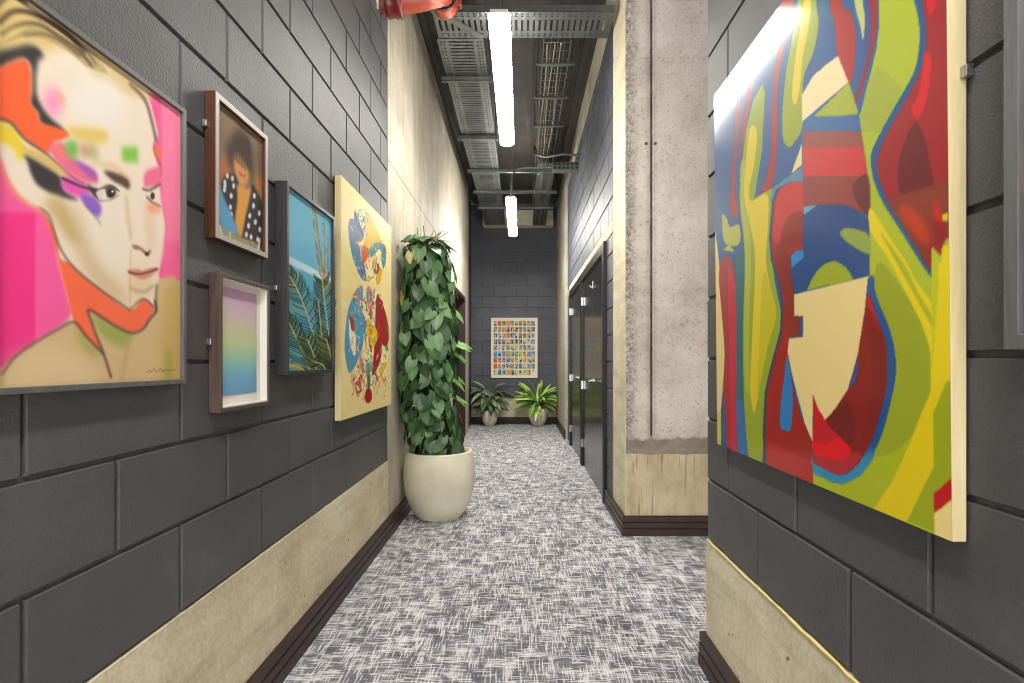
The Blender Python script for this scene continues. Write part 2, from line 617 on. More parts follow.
def skirting(name, path, label):
    """Stepped profile swept along a plan path; the room lies to the left of the path."""
    prof = [(0, 0), (0.024, 0), (0.024, 0.046), (0.021, 0.049), (0.013, 0.050), (0.013, 0.055), (0.022, 0.056), (0.022, 0.089), (0.019, 0.092), (0.012, 0.093),
            (0.012, 0.098), (0.020, 0.099), (0.020, 0.132), (0.014, 0.137), (0, 0.137)]
    mb = MB()
    pts = [Vector(p) for p in path]
    rings = []
    for i, p in enumerate(pts):
        ns = []
        if i > 0:
            d = (pts[i] - pts[i - 1]).normalized()
            ns.append(Vector((-d.y, d.x)))
        if i < len(pts) - 1:
            d = (pts[i + 1] - pts[i]).normalized()
            ns.append(Vector((-d.y, d.x)))
        nrm = ns[0] if len(ns) == 1 else (ns[0] + ns[1]) / (1 + ns[0].dot(ns[1]))
        rings.append([(p.x + nrm.x * o, p.y + nrm.y * o, z + 0.001) for o, z in prof])
    n = len(prof)
    mb.add([q for r in rings for q in r], [(i * n + k, i * n + k + 1, (i + 1) * n + k + 1, (i + 1) * n + k) for i in range(len(pts) - 1) for k in range(n - 1)])
    mb.add(rings[0], [tuple(range(n))])
    mb.add(rings[-1], [tuple(range(n))])
    return tag(mb.build(name, M['skirting']), label, 'skirting board', kind='structure')


skirting('baseboard_left', [(WL + .003, 7.06), (WL + .003, -1.6)], 'dark brown stepped skirting along the left plinth and concrete wall')
skirting('baseboard_end', [(0.70, YE - .004), (-0.976, YE - .004)], 'dark brown skirting behind the two small pots')
skirting('baseboard_right', [(WN - .003, -1.6), (WN - .003, 2.047), (WN + .22, 2.047)], 'dark brown stepped skirting below the right hand plinth')
skirting('baseboard_column', [(2.6, YC - .001), (WR - .001, YC - .001), (WR - .001, 4.355)][::-1][::-1], 'dark brown stepped skirting wrapping the concrete column')
skirting('baseboard_pier', [(0.70, 8.07), (0.70, YE)], 'dark brown skirting along the pale concrete pier')


# doors
def hinge(mb, y, h):
    mb.box(WR - 0.031, WR - 0.004, y - 0.010, y + 0.026, CZ + h - 0.05, CZ + h + 0.05)


d1 = thing('door_1', 'black lacquered double door nearest the concrete column', 'door', (WR, 5.2, 0), kind='structure')
mb = MB()
a, b = D1
mb.box(WR - 0.028, WR + 0.1, a, a + 0.09, 0, HD).box(WR - 0.028, WR + 0.1, b - 0.06, b, 0, HD).box(WR - 0.028, WR + 0.1, a + 0.09, b - 0.06, HD - 0.09, HD)
mb.build('door_frame', M['door_frame'], d1, bevel=0.003)
MB().box(WR - 0.004, WR + 0.04, 4.49, 5.25, 0.008, HD - 0.09).build('door_leaf', M['door'], d1, bevel=0.002)
MB().box(WR - 0.004, WR + 0.04, 5.255, 6.02, 0.008, HD - 0.09).build('door_leaf', M['door'], d1, bevel=0.002)
for h in (0.71, -0.27, -1.07 + 0.12):
    mb = MB()
    hinge(mb, 6.02, h)
    mb.build('hinge', M['chrome'], d1, bevel=0.003)


def lever(y, d, parent):
    mb = MB()
    z = CZ - 0.19
    mb.tube([(WR - 0.004, y, z), (WR - 0.012, y, z)], 0.026, 20)
    mb.tube([(WR - 0.01, y, z), (WR - 0.05, y, z), (WR - 0.058, y + d * 0.008, z), (WR - 0.06, y + d * 0.03, z), (WR - 0.06, y + d * 0.12, z)], 0.0095, 10)
    mb.build('lever_handle', M['chrome'], parent)


lever(5.17, -1, d1)
mb = MB()
mb.box(WR - 0.010, WR - 0.003, 5.195, 5.215, CZ + 0.75, CZ + 0.82)
mb.tube([(WR - 0.01, 5.205, CZ + 0.77), (WR - 0.022, 5.205, CZ + 0.758), (WR - 0.032, 5.205, CZ + 0.765), (WR - 0.035, 5.205, CZ + 0.782)], 0.005, 8)
mb.build('coat_hook', M['white_plastic'], d1)

d2 = thing('door_2', 'black lacquered single door farthest from the column', 'door', (WR, 6.8, 0), kind='structure')
mb = MB()
a, b = D2
mb.box(WR - 0.028, WR + 0.1, a, a + 0.06, 0, HD).box(WR - 0.028, WR + 0.1, b - 0.07, b, 0, HD).box(WR - 0.028, WR + 0.1, a + 0.06, b - 0.07, HD - 0.09, HD)
mb.build('door_frame', M['door_frame'], d2, bevel=0.003)
MB().box(WR - 0.004, WR + 0.04, a + 0.06, b - 0.07, 0.008, HD - 0.09).build('door_leaf', M['door'], d2, bevel=0.002)
for h in (0.73, -0.23, -0.97):
    mb = MB()
    hinge(mb, 7.46, h)
    mb.build('hinge', M['chrome'], d2, bevel=0.003)
lever(6.27, 1, d2)

d3 = thing('door_3', 'maroon door set back in the left concrete wall past the plant', 'door', (WL, 7.8, 0), kind='structure')
a, b, t = D3
mb = MB()
mb.box(WL - 0.19, WL + 0.012, a, a + 0.06, 0, t).box(WL - 0.19, WL + 0.012, b - 0.06, b, 0, t).box(WL - 0.19, WL + 0.012, a + 0.06, b - 0.06, t - 0.06, t)
mb.build('door_frame', M['maroon'], d3, bevel=0.003)
MB().box(WL - 0.17, WL - 0.12, a + 0.06, b - 0.06, 0.005, t - 0.06).build('door_leaf', M['maroon'], d3)
mb = MB()
mb.tube([(WL - 0.12, 8.2, CZ + 0.33), (WL - 0.06, 8.2, CZ + 0.33), (WL - 0.055, 8.08, CZ + 0.33)], 0.011, 10)
mb.build('lever_handle', M['chrome'], d3)


# ------------------------------------------------------------------ drawn pictures (a dense sheet with one colour per vertex)
def smooth(pts, n=6, closed=True):
    P = np.array(pts, float)
    N = len(P)
    out = []
    for i in range(N if closed else N - 1):
        if closed:
            p0, p1, p2, p3 = P[(i - 1) % N], P[i], P[(i + 1) % N], P[(i + 2) % N]
        else:
            p0, p1, p2, p3 = P[max(i - 1, 0)], P[i], P[i + 1], P[min(i + 2, N - 1)]
        for k in range(n):
            t = k / n
            out.append(0.5 * ((2 * p1) + (-p0 + p2) * t + (2 * p0 - 5 * p1 + 4 * p2 - p3) * t * t + (-p0 + 3 * p1 - 3 * p2 + p3) * t ** 3))
    if not closed:
        out.append(P[-1])
    return np.array(out)


def crop(ox, oy, s, pts):
    return [(ox + x / s, oy + y / s) for x, y in pts]


class Sheet:
    """A flat picture on x = X (z along the wall) or y = Y; its drawing is traced in measured image coordinates of the sheet's own plane."""
    def __init__(s, X, y0, y1, z0, z1, nx, ny, base, X_top=None):
        s.axis = 'x'
        s.X, s.Xt, s.y0, s.y1, s.z0, s.z1, s.nx, s.ny = X, X if X_top is None else X_top, y0, y1, z0, z1, nx, ny
        yy = np.linspace(y0, y1, nx)
        zz = np.linspace(z1, z0, ny)
        Y, Z = np.meshgrid(yy, zz)
        XX = s.X + (s.Xt - s.X) * (Z - z0) / (z1 - z0)
        s.W = np.stack([XX, Y, Z], -1)
        s.PX = CX + XX * F / Y
        s.PY = CY - (Z - CZ) * F / Y
        s.C = np.empty((ny, nx, 3))
        s.C[:] = base

    def mask(s, pts):
        P = np.asarray(pts, float)
        m = np.zeros(s.PX.shape, bool)
        bb = (s.PX >= P[:, 0].min()) & (s.PX <= P[:, 0].max()) & (s.PY >= P[:, 1].min()) & (s.PY <= P[:, 1].max())
        x, y = s.PX[bb], s.PY[bb]
        ins = np.zeros(x.shape, bool)
        x1, y1 = P[-1]
        for x2, y2 in P:
            if y1 != y2:
                c = ((y1 > y) != (y2 > y)) & (x < (x2 - x1) * (y - y1) / (y2 - y1) + x1)
                ins ^= c
            x1, y1 = x2, y2
        m[bb] = ins
        return s.blur(m.astype(float), 0.6)

    def blur(s, m, sig):
        r = int(3 * sig + 1)
        k = np.exp(-0.5 * (np.arange(-r, r + 1) / sig) ** 2)
        k /= k.sum()
        for ax in (0, 1):
            pw = [(0, 0), (0, 0)]
            pw[ax] = (r, r)
            q = np.pad(m, pw, mode='edge')
            m = sum(k[i] * np.take(q, np.arange(i, i + m.shape[ax]), axis=ax) for i in range(2 * r + 1))
        return m

    def put(s, m, rgb, a=1.0):
        m = (m * a)[..., None]
        s.C = s.C * (1 - m) + np.array(rgb, float) * m

    gain = 1.0

    def poly(s, pts, rgb, sm=True, soft=0.0, a=1.0):
        soft *= s.gain
        m = s.mask(smooth(pts) if sm else pts)
        if soft:
            m = s.blur(m, soft)
        s.put(m, rgb, a)

    def ell(s, cx, cy, rx, ry, rgb, soft=0.0, a=1.0):
        soft *= s.gain
        m = ((((s.PX - cx) / rx) ** 2 + ((s.PY - cy) / ry) ** 2) < 1).astype(float)
        if soft:
            m = s.blur(m, soft)
        s.put(m, rgb, a)

    def line(s, pts, w, rgb, soft=0.0, a=1.0, sm=True):
        P = smooth(pts, 5, False) if sm and len(pts) > 2 else np.array(pts, float)
        d = np.full(s.PX.shape, 1e9)
        ws = np.linspace(w[0], w[1], len(P)) if isinstance(w, tuple) else [w] * len(P)
        sel = (s.PX > P[:, 0].min() - 4) & (s.PX < P[:, 0].max() + 4) & (s.PY > P[:, 1].min() - 4) & (s.PY < P[:, 1].max() + 4)
        x, y = s.PX[sel], s.PY[sel]
        dd = np.full(x.shape, 1e9)
        for i in range(len(P) - 1):
            (x1, y1), (x2, y2) = P[i], P[i + 1]
            L = (x2 - x1) ** 2 + (y2 - y1) ** 2 + 1e-9
            t = np.clip(((x - x1) * (x2 - x1) + (y - y1) * (y2 - y1)) / L, 0, 1)
            dd = np.minimum(dd, np.hypot(x - x1 - t * (x2 - x1), y - y1 - t * (y2 - y1)) - ws[i] / 2)
        d[sel] = dd
        m = np.clip(0.5 - d, 0, 1)
        soft *= s.gain
        if soft:
            m = s.blur(m, soft)
        s.put(m, rgb, a)

    def build(s, name, mat, parent=None):
        nx, ny = s.nx, s.ny
        idx = np.arange(nx * ny).reshape(ny, nx)
        q = np.stack([idx[:-1, :-1], idx[1:, :-1], idx[1:, 1:], idx[:-1, 1:]], -1).reshape(-1, 4)
        me = bpy.data.meshes.new(name)
        me.vertices.add(nx * ny)
        me.vertices.foreach_set('co', s.W.reshape(-1))
        me.loops.add(q.size)
        me.loops.foreach_set('vertex_index', q.reshape(-1).astype(np.int32))
        me.polygons.add(len(q))
        me.polygons.foreach_set('loop_start', np.arange(0, q.size, 4, dtype=np.int32))
        me.polygons.foreach_set('loop_total', np.full(len(q), 4, dtype=np.int32))
        me.update(calc_edges=True)
        c = np.clip(s.C.reshape(-1, 3) / 255.0, 0, 1)
        c = np.where(c <= 0.04045, c / 12.92, ((c + 0.055) / 1.055) ** 2.4)
        at = me.color_attributes.new('Col', 'FLOAT_COLOR', 'POINT')
        at.data.foreach_set('color', np.concatenate([c, np.ones((len(c), 1))], 1).reshape(-1))
        me.materials.append(mat)
        o = bpy.data.objects.new(name, me)
        COL.objects.link(o)
        if parent is not None:
            o.parent = parent
            o.matrix_parent_inverse = Matrix.Translation(-Vector(parent.location))
        return o


def frame_x(side, wall, depth, y0, y1, z0, z1, w, gap=0.001, lip=0.004):
    """Four mitred bars of a picture frame hung on a wall plane; returns the mesh builder and the front plane."""
    xb, xf = wall + side * gap, wall + side * depth
    mb = MB()
    o = [(y0, z0), (y1, z0), (y1, z1), (y0, z1)]
    i = [(y0 + w, z0 + w), (y1 - w, z0 + w), (y1 - w, z1 - w), (y0 + w, z1 - w)]
    vs = [(xb, *p) for p in o] + [(xf, *p) for p in o] + [(xf, *p) for p in i] + [(xb, *p) for p in i]
    fs = []
    for k in range(4):
        j = (k + 1) % 4
        fs += [(k, j, 4 + j, 4 + k), (4 + k, 4 + j, 8 + j, 8 + k), (8 + k, 8 + j, 12 + j, 12 + k), (12 + k, 12 + j, j, k)]
    return mb.add(vs, fs), xf


def pane(parent, x, y0, y1, z0, z1):
    MB().add([(x, y0, z0), (x, y1, z0), (x, y1, z1), (x, y0, z1)], [(0, 1, 2, 3)]).build('glass_pane', M['glass'], parent)


def hanger(parent, wall, side, y, z):
    mb = MB().box(min(wall, wall + side * 0.014), max(wall, wall + side * 0.014), y - 0.012, y + 0.004, z - 0.010, z + 0.010)
    mb.build('wall_bracket', M['bracket'], parent, bevel=0.002)


# ---- portrait print, nearest on the left wall
def portrait():
    y0, y1, z0, z1 = 0.875, 1.383, CZ - 0.058, CZ + 0.680
    t = thing('portrait_print', 'largest framed colour portrait print, pink background, nearest on the left wall', 'framed print', (WL, 1.13, z0))
    mb, xf = frame_x(1, WL, 0.030, y0, y1, z0, z1, 0.0125)
    mb.build('frame', M['frame_grey'], t, bevel=0.0012)
    MB().box(WL + 0.006, WL + 0.014, y0 + 0.008, y1 - 0.008, z0 + 0.008, z1 - 0.008).build('backing_board', M['white_liner'], t)
    s = Sheet(WL + 0.021, y0 + 0.0125, y1 - 0.0125, z0 + 0.0125, z1 - 0.0125, 280, 400, (245, 230, 212))
    s.gain = 1.6
    s.poly([(40, 215), (62, 225), (95, 285), (128, 306), (124, 290), (100, 262), (84, 226), (70, 205)], (206, 176, 128), soft=6, a=.8)
    s.ell(112, 232, 20, 34, (242, 230, 214), soft=9, a=.9)
    s.ell(148, 230, 7, 26, (238, 206, 176), soft=4, a=.7)
    s.ell(140, 285, 14, 20, (232, 204, 160), soft=5, a=.7)
    # backgrounds
    s.poly([(148, 92), (162, 98), (185, 112), (185, 292), (176, 286), (160, 278), (161, 264), (164, 250), (165, 224), (162, 206), (160, 187), (161, 174), (158, 166), (155, 156), (153, 146), (158, 137), (156, 124), (152, 108)], (250, 92, 158), soft=1.2)
    s.poly([(161, 96), (186, 110), (186, 292), (162, 281), (163, 255), (166, 225), (162, 200), (162, 150)], (255, 132, 178), sm=False, soft=1.0, a=.8)
    s.poly([(165, 240), (186, 240), (186, 292), (161, 280)], (252, 84, 150), sm=False, soft=3, a=.6)
    pk = [(-8, 150), (0, 157), (6, 173), (15, 190), (28, 203), (42, 211), (49, 224), (55, 240), (58, 260), (63, 279), (68, 298), (71, 315), (57, 330), (36, 342), (15, 357), (2, 372), (-10, 380)]
    s.poly(pk, (255, 96, 168), soft=1.2)
    s.poly([(-10, 213), (35, 213), (35, 344), (15, 358), (-10, 380)], (255, 46, 142), sm=False, soft=.8, a=.9)
    # shoulder and neck
    s.poly([(-8, 380), (15, 357), (36, 343), (57, 330), (73, 321), (92, 342), (104, 357), (96, 334), (89, 312), (110, 320), (130, 333), (143, 330), (155, 312), (158, 290), (160, 279), (182, 289), (186, 400), (-10, 405)], (216, 186, 136), soft=1.2)
    s.poly([(10, 362), (40, 345), (70, 352), (95, 372), (90, 390), (0, 395)], (228, 204, 158), soft=5, a=.8)
    s.poly([(165, 292), (183, 294), (183, 384), (160, 380)], (204, 168, 96), soft=4, a=.7)
    s.poly([(92, 314), (112, 325), (132, 334), (124, 347), (110, 342), (100, 332)], (150, 166, 74), soft=2.5, a=.8)
    s.poly([(76, 326), (90, 342), (102, 356), (92, 356), (80, 342)], (158, 168, 84), soft=2.5, a=.75)
    s.poly([(165, 352), (172, 352), (172, 378), (165, 378)], (160, 160, 60), soft=2, a=.6)
    s.line([(128, 345), (124, 365), (122, 380)], 3, (180, 145, 95), soft=2, a=.6)
    # orange collar
    s.poly([(42, 212), (50, 222), (57, 240), (60, 258), (68, 262), (82, 275), (105, 293), (130, 310), (143, 299), (154, 308), (150, 318), (143, 328), (131, 332), (112, 323), (91, 311), (88, 312), (95, 334), (103, 353), (92, 343), (80, 330), (74, 322), (68, 298), (61, 272), (53, 240)], (255, 112, 72), soft=.8)
    for pts, w in (([(40, 208), (49, 216), (57, 240), (66, 258), (82, 275), (105, 293), (130, 310)], 1.6), ([(130, 310), (143, 299), (154, 307)], 1.3), ([(155, 301), (156, 311), (150, 319), (143, 329), (131, 333), (112, 324), (92, 311), (88, 311)], 2.4),
                   ([(88, 311), (95, 332), (103, 352), (111, 377)], 2.2), ([(2, 374), (15, 357), (36, 342), (57, 330), (74, 322), (86, 336), (103, 354)], 2.0)):
        s.line(pts, w, (70, 52, 48), soft=.9, a=.85)
    # hair
    s.poly([(-8, -60), (10, -20), (30, 6), (62, 27), (88, 50), (110, 68), (125, 80), (98, 80), (84, 62), (62, 48), (44, 54), (34, 46), (0, 56), (-10, 60)], (222, 196, 128), soft=3)
    s.poly([(60, 34), (84, 50), (100, 68), (118, 90), (150, 100), (150, 94), (128, 76), (90, 46)], (226, 196, 136), soft=2.5, a=.9)
    for pts, w, al in (([(0, 22), (12, 12), (28, 12), (50, 22), (70, 36), (84, 52)], 3.0, .7), ([(2, 34), (18, 25), (38, 24), (58, 36), (78, 50), (92, 66)], 2.0, .7),
                       ([(24, 35), (44, 34), (62, 42), (80, 56)], 1.6, .6), ([(-4, 6), (10, -4), (26, 2)], 2.4, .6), ([(60, 28), (84, 48), (96, 64)], 1.6, .5), ([(130, 84), (145, 100), (152, 122), (156, 140)], 2.2, .4)):
        s.line(pts, w * 1.5, (70, 54, 44), soft=1.0, a=min(1, al * 1.5))
    s.ell(15, 38, 9, 8, (238, 214, 130), soft=4, a=.8)
    s.ell(97, 100, 28, 26, (242, 238, 232), soft=7, a=.85)
    s.ell(64, 76, 16, 12, (240, 224, 212), soft=5, a=.8)
    s.ell(53, 102, 9, 15, (246, 140, 196), soft=3.5, a=.85)
    s.ell(61, 98, 3, 6, (240, 170, 130), soft=2, a=.8)
    s.poly([(-6, 74), (-6, 55), (13, 48), (32, 45), (44, 55), (38, 63), (36, 91), (46, 113), (61, 127), (66, 132), (56, 132), (40, 123), (38, 112), (30, 104), (32, 86), (30, 63), (19, 59), (0, 70)], (58, 54, 54), soft=1.6)
    s.poly([(-6, 74), (19, 60), (29, 64), (32, 86), (31, 103), (38, 113), (40, 122), (56, 127), (70, 134), (62, 140), (55, 142), (51, 150), (46, 153), (25, 138), (11, 123), (-6, 117)], (255, 106, 58), soft=.9)
    # ear and make-up
    s.poly([(-6, 124), (9, 124), (19, 135), (26, 150), (19, 162), (13, 148), (-6, 139)], (240, 214, 60), soft=1.5)
    s.line([(0, 119), (11, 123), (25, 139), (46, 154), (70, 175), (84, 184)], 2.2, (76, 58, 50), soft=.9)
    s.poly([(22, 146), (35, 150), (50, 158), (72, 178), (62, 176), (45, 166), (28, 156)], (224, 192, 116), soft=1.3)
    s.poly([(25, 155), (48, 168), (61, 178), (64, 190), (78, 200), (55, 195), (38, 185), (31, 173), (28, 163)], (58, 54, 56), soft=1.3)
    s.poly([(48, 198), (62, 198), (70, 220), (80, 240), (70, 240), (58, 220), (46, 206)], (206, 176, 112), soft=3, a=.8)
    s.line([(0, 162), (8, 182), (20, 198), (40, 210)], 3, (246, 180, 90), soft=1.5, a=.8)
    s.poly([(61, 180), (68, 176), (85, 184), (90, 194), (80, 197), (65, 191)], (236, 92, 186), soft=1.5)
    s.poly([(49, 149), (56, 142), (66, 145), (70, 154), (76, 162), (95, 173), (97, 183), (82, 181), (63, 168)], (240, 112, 152), soft=1.5)
    s.poly([(52, 150), (60, 147), (70, 154), (62, 160)], (250, 140, 110), soft=2, a=.8)
    s.poly([(72, 158), (88, 166), (97, 174), (94, 180), (80, 168)], (170, 90, 190), soft=1.5)
    s.poly([(80, 196), (91, 195), (101, 206), (98, 217), (86, 206)], (150, 98, 208), soft=1.3)
    s.line([(85, 204), (96, 217), (101, 225)], (1.5, .6), (90, 66, 80), soft=1, a=.7)
    s.poly([(69, 127), (105, 130), (105, 143), (84, 142), (72, 136)], (232, 206, 116), soft=2)
    s.poly([(66, 142), (77, 142), (77, 158), (68, 156)], (124, 190, 84), soft=2)
    s.poly([(80, 144), (95, 144), (95, 158), (80, 158)], (206, 168, 132), sm=False, soft=2.2)
    s.poly([(92, 147), (99, 147), (99, 160), (92, 160)], (178, 200, 130), sm=False, soft=2.5, a=.8)
    s.poly([(122, 147), (138, 147), (138, 162), (122, 162)], (132, 202, 72), sm=False, soft=2.0)
    s.poly([(88, 164), (112, 168), (130, 182), (128, 176), (110, 164)], (216, 170, 104), soft=2, a=.8)
    # eyes, nose, mouth
    s.poly([(104, 171), (116, 173), (126, 178), (130, 184), (128, 189), (121, 185), (112, 180)], (84, 64, 50), soft=1.3)
    s.poly([(86, 184), (94, 188), (103, 192), (101, 200), (94, 196)], (52, 46, 50), soft=1.2)
    s.ell(110.5, 192, 5.5, 6, (64, 56, 52), soft=1.2)
    s.line([(100, 190), (108, 185), (117, 190)], 1.2, (90, 70, 60), soft=.8, a=.8)
    s.poly([(145, 173), (153, 168), (161, 168), (161, 184), (150, 187), (144, 186)], (250, 112, 156), soft=1.5)
    s.line([(143, 189), (150, 190), (160, 184)], 1.8, (74, 58, 54), soft=.8)
    s.line([(147, 197), (153, 203), (160, 206)], 1.6, (92, 60, 60), soft=.9)
    s.poly([(147, 204), (158, 205), (160, 212), (150, 212)], (255, 150, 110), soft=2, a=.8)
    s.poly([(154, 147), (160, 148), (161, 158), (156, 157)], (250, 120, 70), soft=1)
    s.line([(156, 136), (154, 148), (157, 158), (161, 166), (160, 178)], .9, (150, 90, 70), soft=.8, a=.6)
    s.line([(133, 246), (141, 249), (147, 254), (150, 251)], 2.0, (90, 64, 44), soft=1, a=.9)
    s.line([(129, 272), (136, 274), (145, 273), (157, 269)], 2.4, (128, 70, 58), soft=1, a=.9)
    s.line([(130, 288), (138, 291), (146, 291), (153, 286)], 2.2, (178, 136, 92), soft=1.3, a=.8)
    s.line([(157, 285), (156, 298), (156, 310)], 2.2, (96, 76, 52), soft=1.2, a=.8)
    s.line([(131, 250), (130, 285), (130, 312)], 1.0, (222, 150, 90), soft=.8, a=.6)
    s.line([(137, 205), (141, 225), (144, 243)], 5, (246, 234, 218), soft=2.5, a=.8)
    g0, s.gain = s.gain, 1.0
    s.line([(62, 178), (80, 186), (96, 190), (104, 188), (112, 186), (119, 191)], (2.6, 1.2), (58, 46, 48), soft=.8, a=.85)
    s.ell(111, 193, 3.6, 4.2, (30, 26, 28), soft=.8)
    s.ell(112.4, 191.4, 1.0, 1.2, (240, 236, 230), soft=.4)
    s.poly([(96, 192), (104, 189), (106, 197), (100, 200)], (244, 234, 226), soft=.8, a=.9)
    s.line([(100, 201), (110, 200), (119, 195)], .9, (150, 110, 96), soft=.8, a=.8)
    s.ell(152.5, 196, 2.2, 3.6, (56, 46, 44), soft=.8)
    s.poly([(129, 271), (137, 269), (143, 271), (150, 268), (158, 269), (150, 277), (140, 279)], (214, 138, 118), soft=1.2, a=.85)
    s.line([(129, 272), (137, 274), (145, 273), (157, 269)], 1.6, (108, 52, 46), soft=.7, a=.95)
    s.ell(136, 247.5, 3.4, 2.0, (176, 122, 66), soft=1.2, a=.8)
    s.ell(147, 254, 2.2, 2.0, (64, 46, 36), soft=.8)
    s.line([(126, 196), (128, 215), (131, 238)], 3.5, (224, 190, 150), soft=2.2, a=.7)
    for k in range(26):
        q = k / 25
        s.line([(2 + 40 * q, 44 - 26 * q), (30 + 34 * q, 36 - 14 * q), (62 + 30 * q, 48 + 2 * q), (86 + 22 * q, 66 + 8 * q)], .8, (96, 74, 50) if k % 3 else (240, 220, 160), soft=.9, a=.32)
    s.gain = g0
    # pencilled signature
    s.line([(146, 373), (149, 370), (151, 372), (154, 369), (156, 372), (159, 370), (161, 368), (162, 372), (165, 370), (170, 371), (176, 369)], .5, (96, 70, 40), a=.8)
    s.build('print', M['paper'], t)
    pane(t, WL + 0.026, y0 + 0.01, y1 - 0.01, z0 + 0.01, z1 - 0.01)
    return t


portrait()


# ---- small figure photograph in a reddish brown frame
def small_photo():
    y0, y1, z0, z1 = 1.507, 1.819, CZ + 0.367, CZ + 0.800
    t = thing('figure_photo', 'reddish brown framed photo of a dark haired person in spotted shirt', 'framed photo', (WL, 1.66, z0))
    mb, xf = frame_x(1, WL, 0.033, y0, y1, z0, z1, 0.018)
    o = mb.build('frame', M['oxide'], t, bevel=0.0012)
    mb2, _ = frame_x(1, WL + 0.0335, 0.0015, y0 + .001, y1 - .001, z0 + .001, z1 - .001, 0.016, gap=0.0)
    mb2.build('frame_face', M['frame_steel'], t)
    MB().box(WL + 0.006, WL + 0.014, y0 + 0.01, y1 - 0.01, z0 + 0.01, z1 - 0.01).build('backing_board', M['white_liner'], t)
    s = Sheet(WL + 0.022, y0 + 0.018, y1 - 0.018, z0 + 0.018, z1 - 0.018, 150, 210, (136, 110, 86))
    s.gain = 1.7
    c = lambda p: crop(200, 90, 4.013, p)
    s.poly(c([(70, 40), (260, 200), (260, 300), (200, 200), (80, 160)]), (148, 124, 98), soft=8)
    s.poly(c([(75, 280), (110, 270), (130, 320), (110, 400), (75, 380)]), (190, 112, 64), soft=4)
    s.poly(c([(225, 340), (255, 370), (255, 440), (225, 430)]), (200, 128, 60), soft=4)
    s.poly(c([(118, 205), (145, 160), (172, 160), (200, 205), (212, 265), (214, 340), (203, 372), (200, 330), (180, 290), (150, 270), (135, 320), (115, 300), (105, 240)]), (78, 60, 48), soft=4)
    s.poly(c([(136, 262), (158, 262), (184, 300), (196, 350), (174, 392), (146, 350)]), (220, 156, 86), soft=2)
    for q in range(7):
        s.line(c([(140 + q * 9, 200), (137 + q * 10, 250), (136 + q * 11, 272 + q * 8)]), 2.0, (66, 50, 40), soft=1.2, a=.75)
    s.line(c([(140, 275), (165, 300), (185, 320)]), 1.2, (120, 66, 34), soft=1)
    s.line(c([(158, 330), (172, 345), (182, 342)]), 1.4, (168, 70, 50), soft=1)
    s.poly(c([(95, 350), (140, 340), (160, 420), (150, 560), (90, 600), (70, 560), (75, 440)]), (48, 42, 42), soft=1.5)
    s.poly(c([(205, 390), (225, 400), (252, 480), (252, 670), (160, 640), (170, 560)]), (48, 42, 42), soft=1.5)
    s.poly(c([(150, 380), (185, 395), (205, 400), (180, 520), (165, 590), (140, 540), (150, 440)]), (226, 160, 62), soft=1.5)
    for x, y in [(100, 370), (130, 355), (135, 385), (98, 400), (125, 425), (122, 470), (126, 500), (218, 425), (215, 465), (238, 495), (200, 505), (222, 530), (195, 545), (205, 590), (232, 600), (190, 615), (210, 620), (78, 490), (100, 385), (240, 560), (186, 580), (110, 345)]:
        p = c([(x, y)])[0]
        s.ell(p[0], p[1], 1.6, 2.9, (226, 222, 232), soft=.7)
    s.poly(c([(72, 370), (100, 440), (150, 560), (130, 590), (95, 570), (72, 500)]), (96, 160, 206), soft=1.5)
    s.poly(c([(70, 530), (100, 560), (165, 590), (235, 620), (235, 665), (70, 590)]), (150, 146, 110), soft=1.5)
    s.line(c([(80, 545), (90, 590)]), 1.6, (226, 222, 206), soft=.8)
    s.line(c([(240, 600), (232, 650)]), 2, (226, 226, 232), soft=.8)
    s.line(c([(120, 570), (122, 605)]), 1.4, (210, 206, 180), soft=.8)
    s.build('print', M['paper'], t)
    pane(t, WL + 0.026, y0 + 0.016, y1 - 0.016, z0 + 0.016, z1 - 0.016)
    hanger(t, WL, 1, y0, CZ + 0.70)


small_photo()


# ---- pastel gradient in a deep shadow box
def shadow_box():
    y0, y1, z0, z1 = 1.528, 1.831, CZ - 0.152, CZ + 0.269
    t = thing('gradient_print', 'walnut shadow box frame holding a pastel rainbow gradient print', 'framed print', (WL, 1.68, z0))
    mb, xf = frame_x(1, WL, 0.036, y0, y1, z0, z1, 0.012)
    mb.build('frame', M['walnut'], t, bevel=0.001)
    i = 0.0125
    a, b, c, d = y0 + i, y1 - i, z0 + i, z1 - i
    xb, xo = WL + 0.009, WL + 0.032
    e = 0.004
    mb = MB().box(xb - .002, xb, a, b, c, d)
    mb.box(xb, xo, a, a + e, c, d).box(xb, xo, b - e, b, c, d).box(xb, xo, a + e, b - e, c, c + e).box(xb, xo, a + e, b - e, d - e, d)
    mb.build('white_liner', M['white_liner'], t)
    s = Sheet(xb + 0.002, a + 0.03, b - 0.034, c + 0.036, d - 0.022, 40, 120, (200, 200, 200))
    v = np.linspace(0, 1, 120)
    st = [(0, (214, 170, 206)), (.18, (214, 190, 206)), (.36, (216, 210, 180)), (.5, (206, 220, 168)), (.66, (166, 212, 190)), (.82, (126, 188, 216)), (1, (116, 168, 210))]
    for k in range(3):
        s.C[:, :, k] = np.interp(v, [p for p, _ in st], [q[k] for _, q in st])[:, None]
    s.build('print', M['paper'], t)
    pane(t, WL + 0.0335, a, b, c, d)
    hanger(t, WL, 1, y0, CZ + 0.06)


shadow_box()


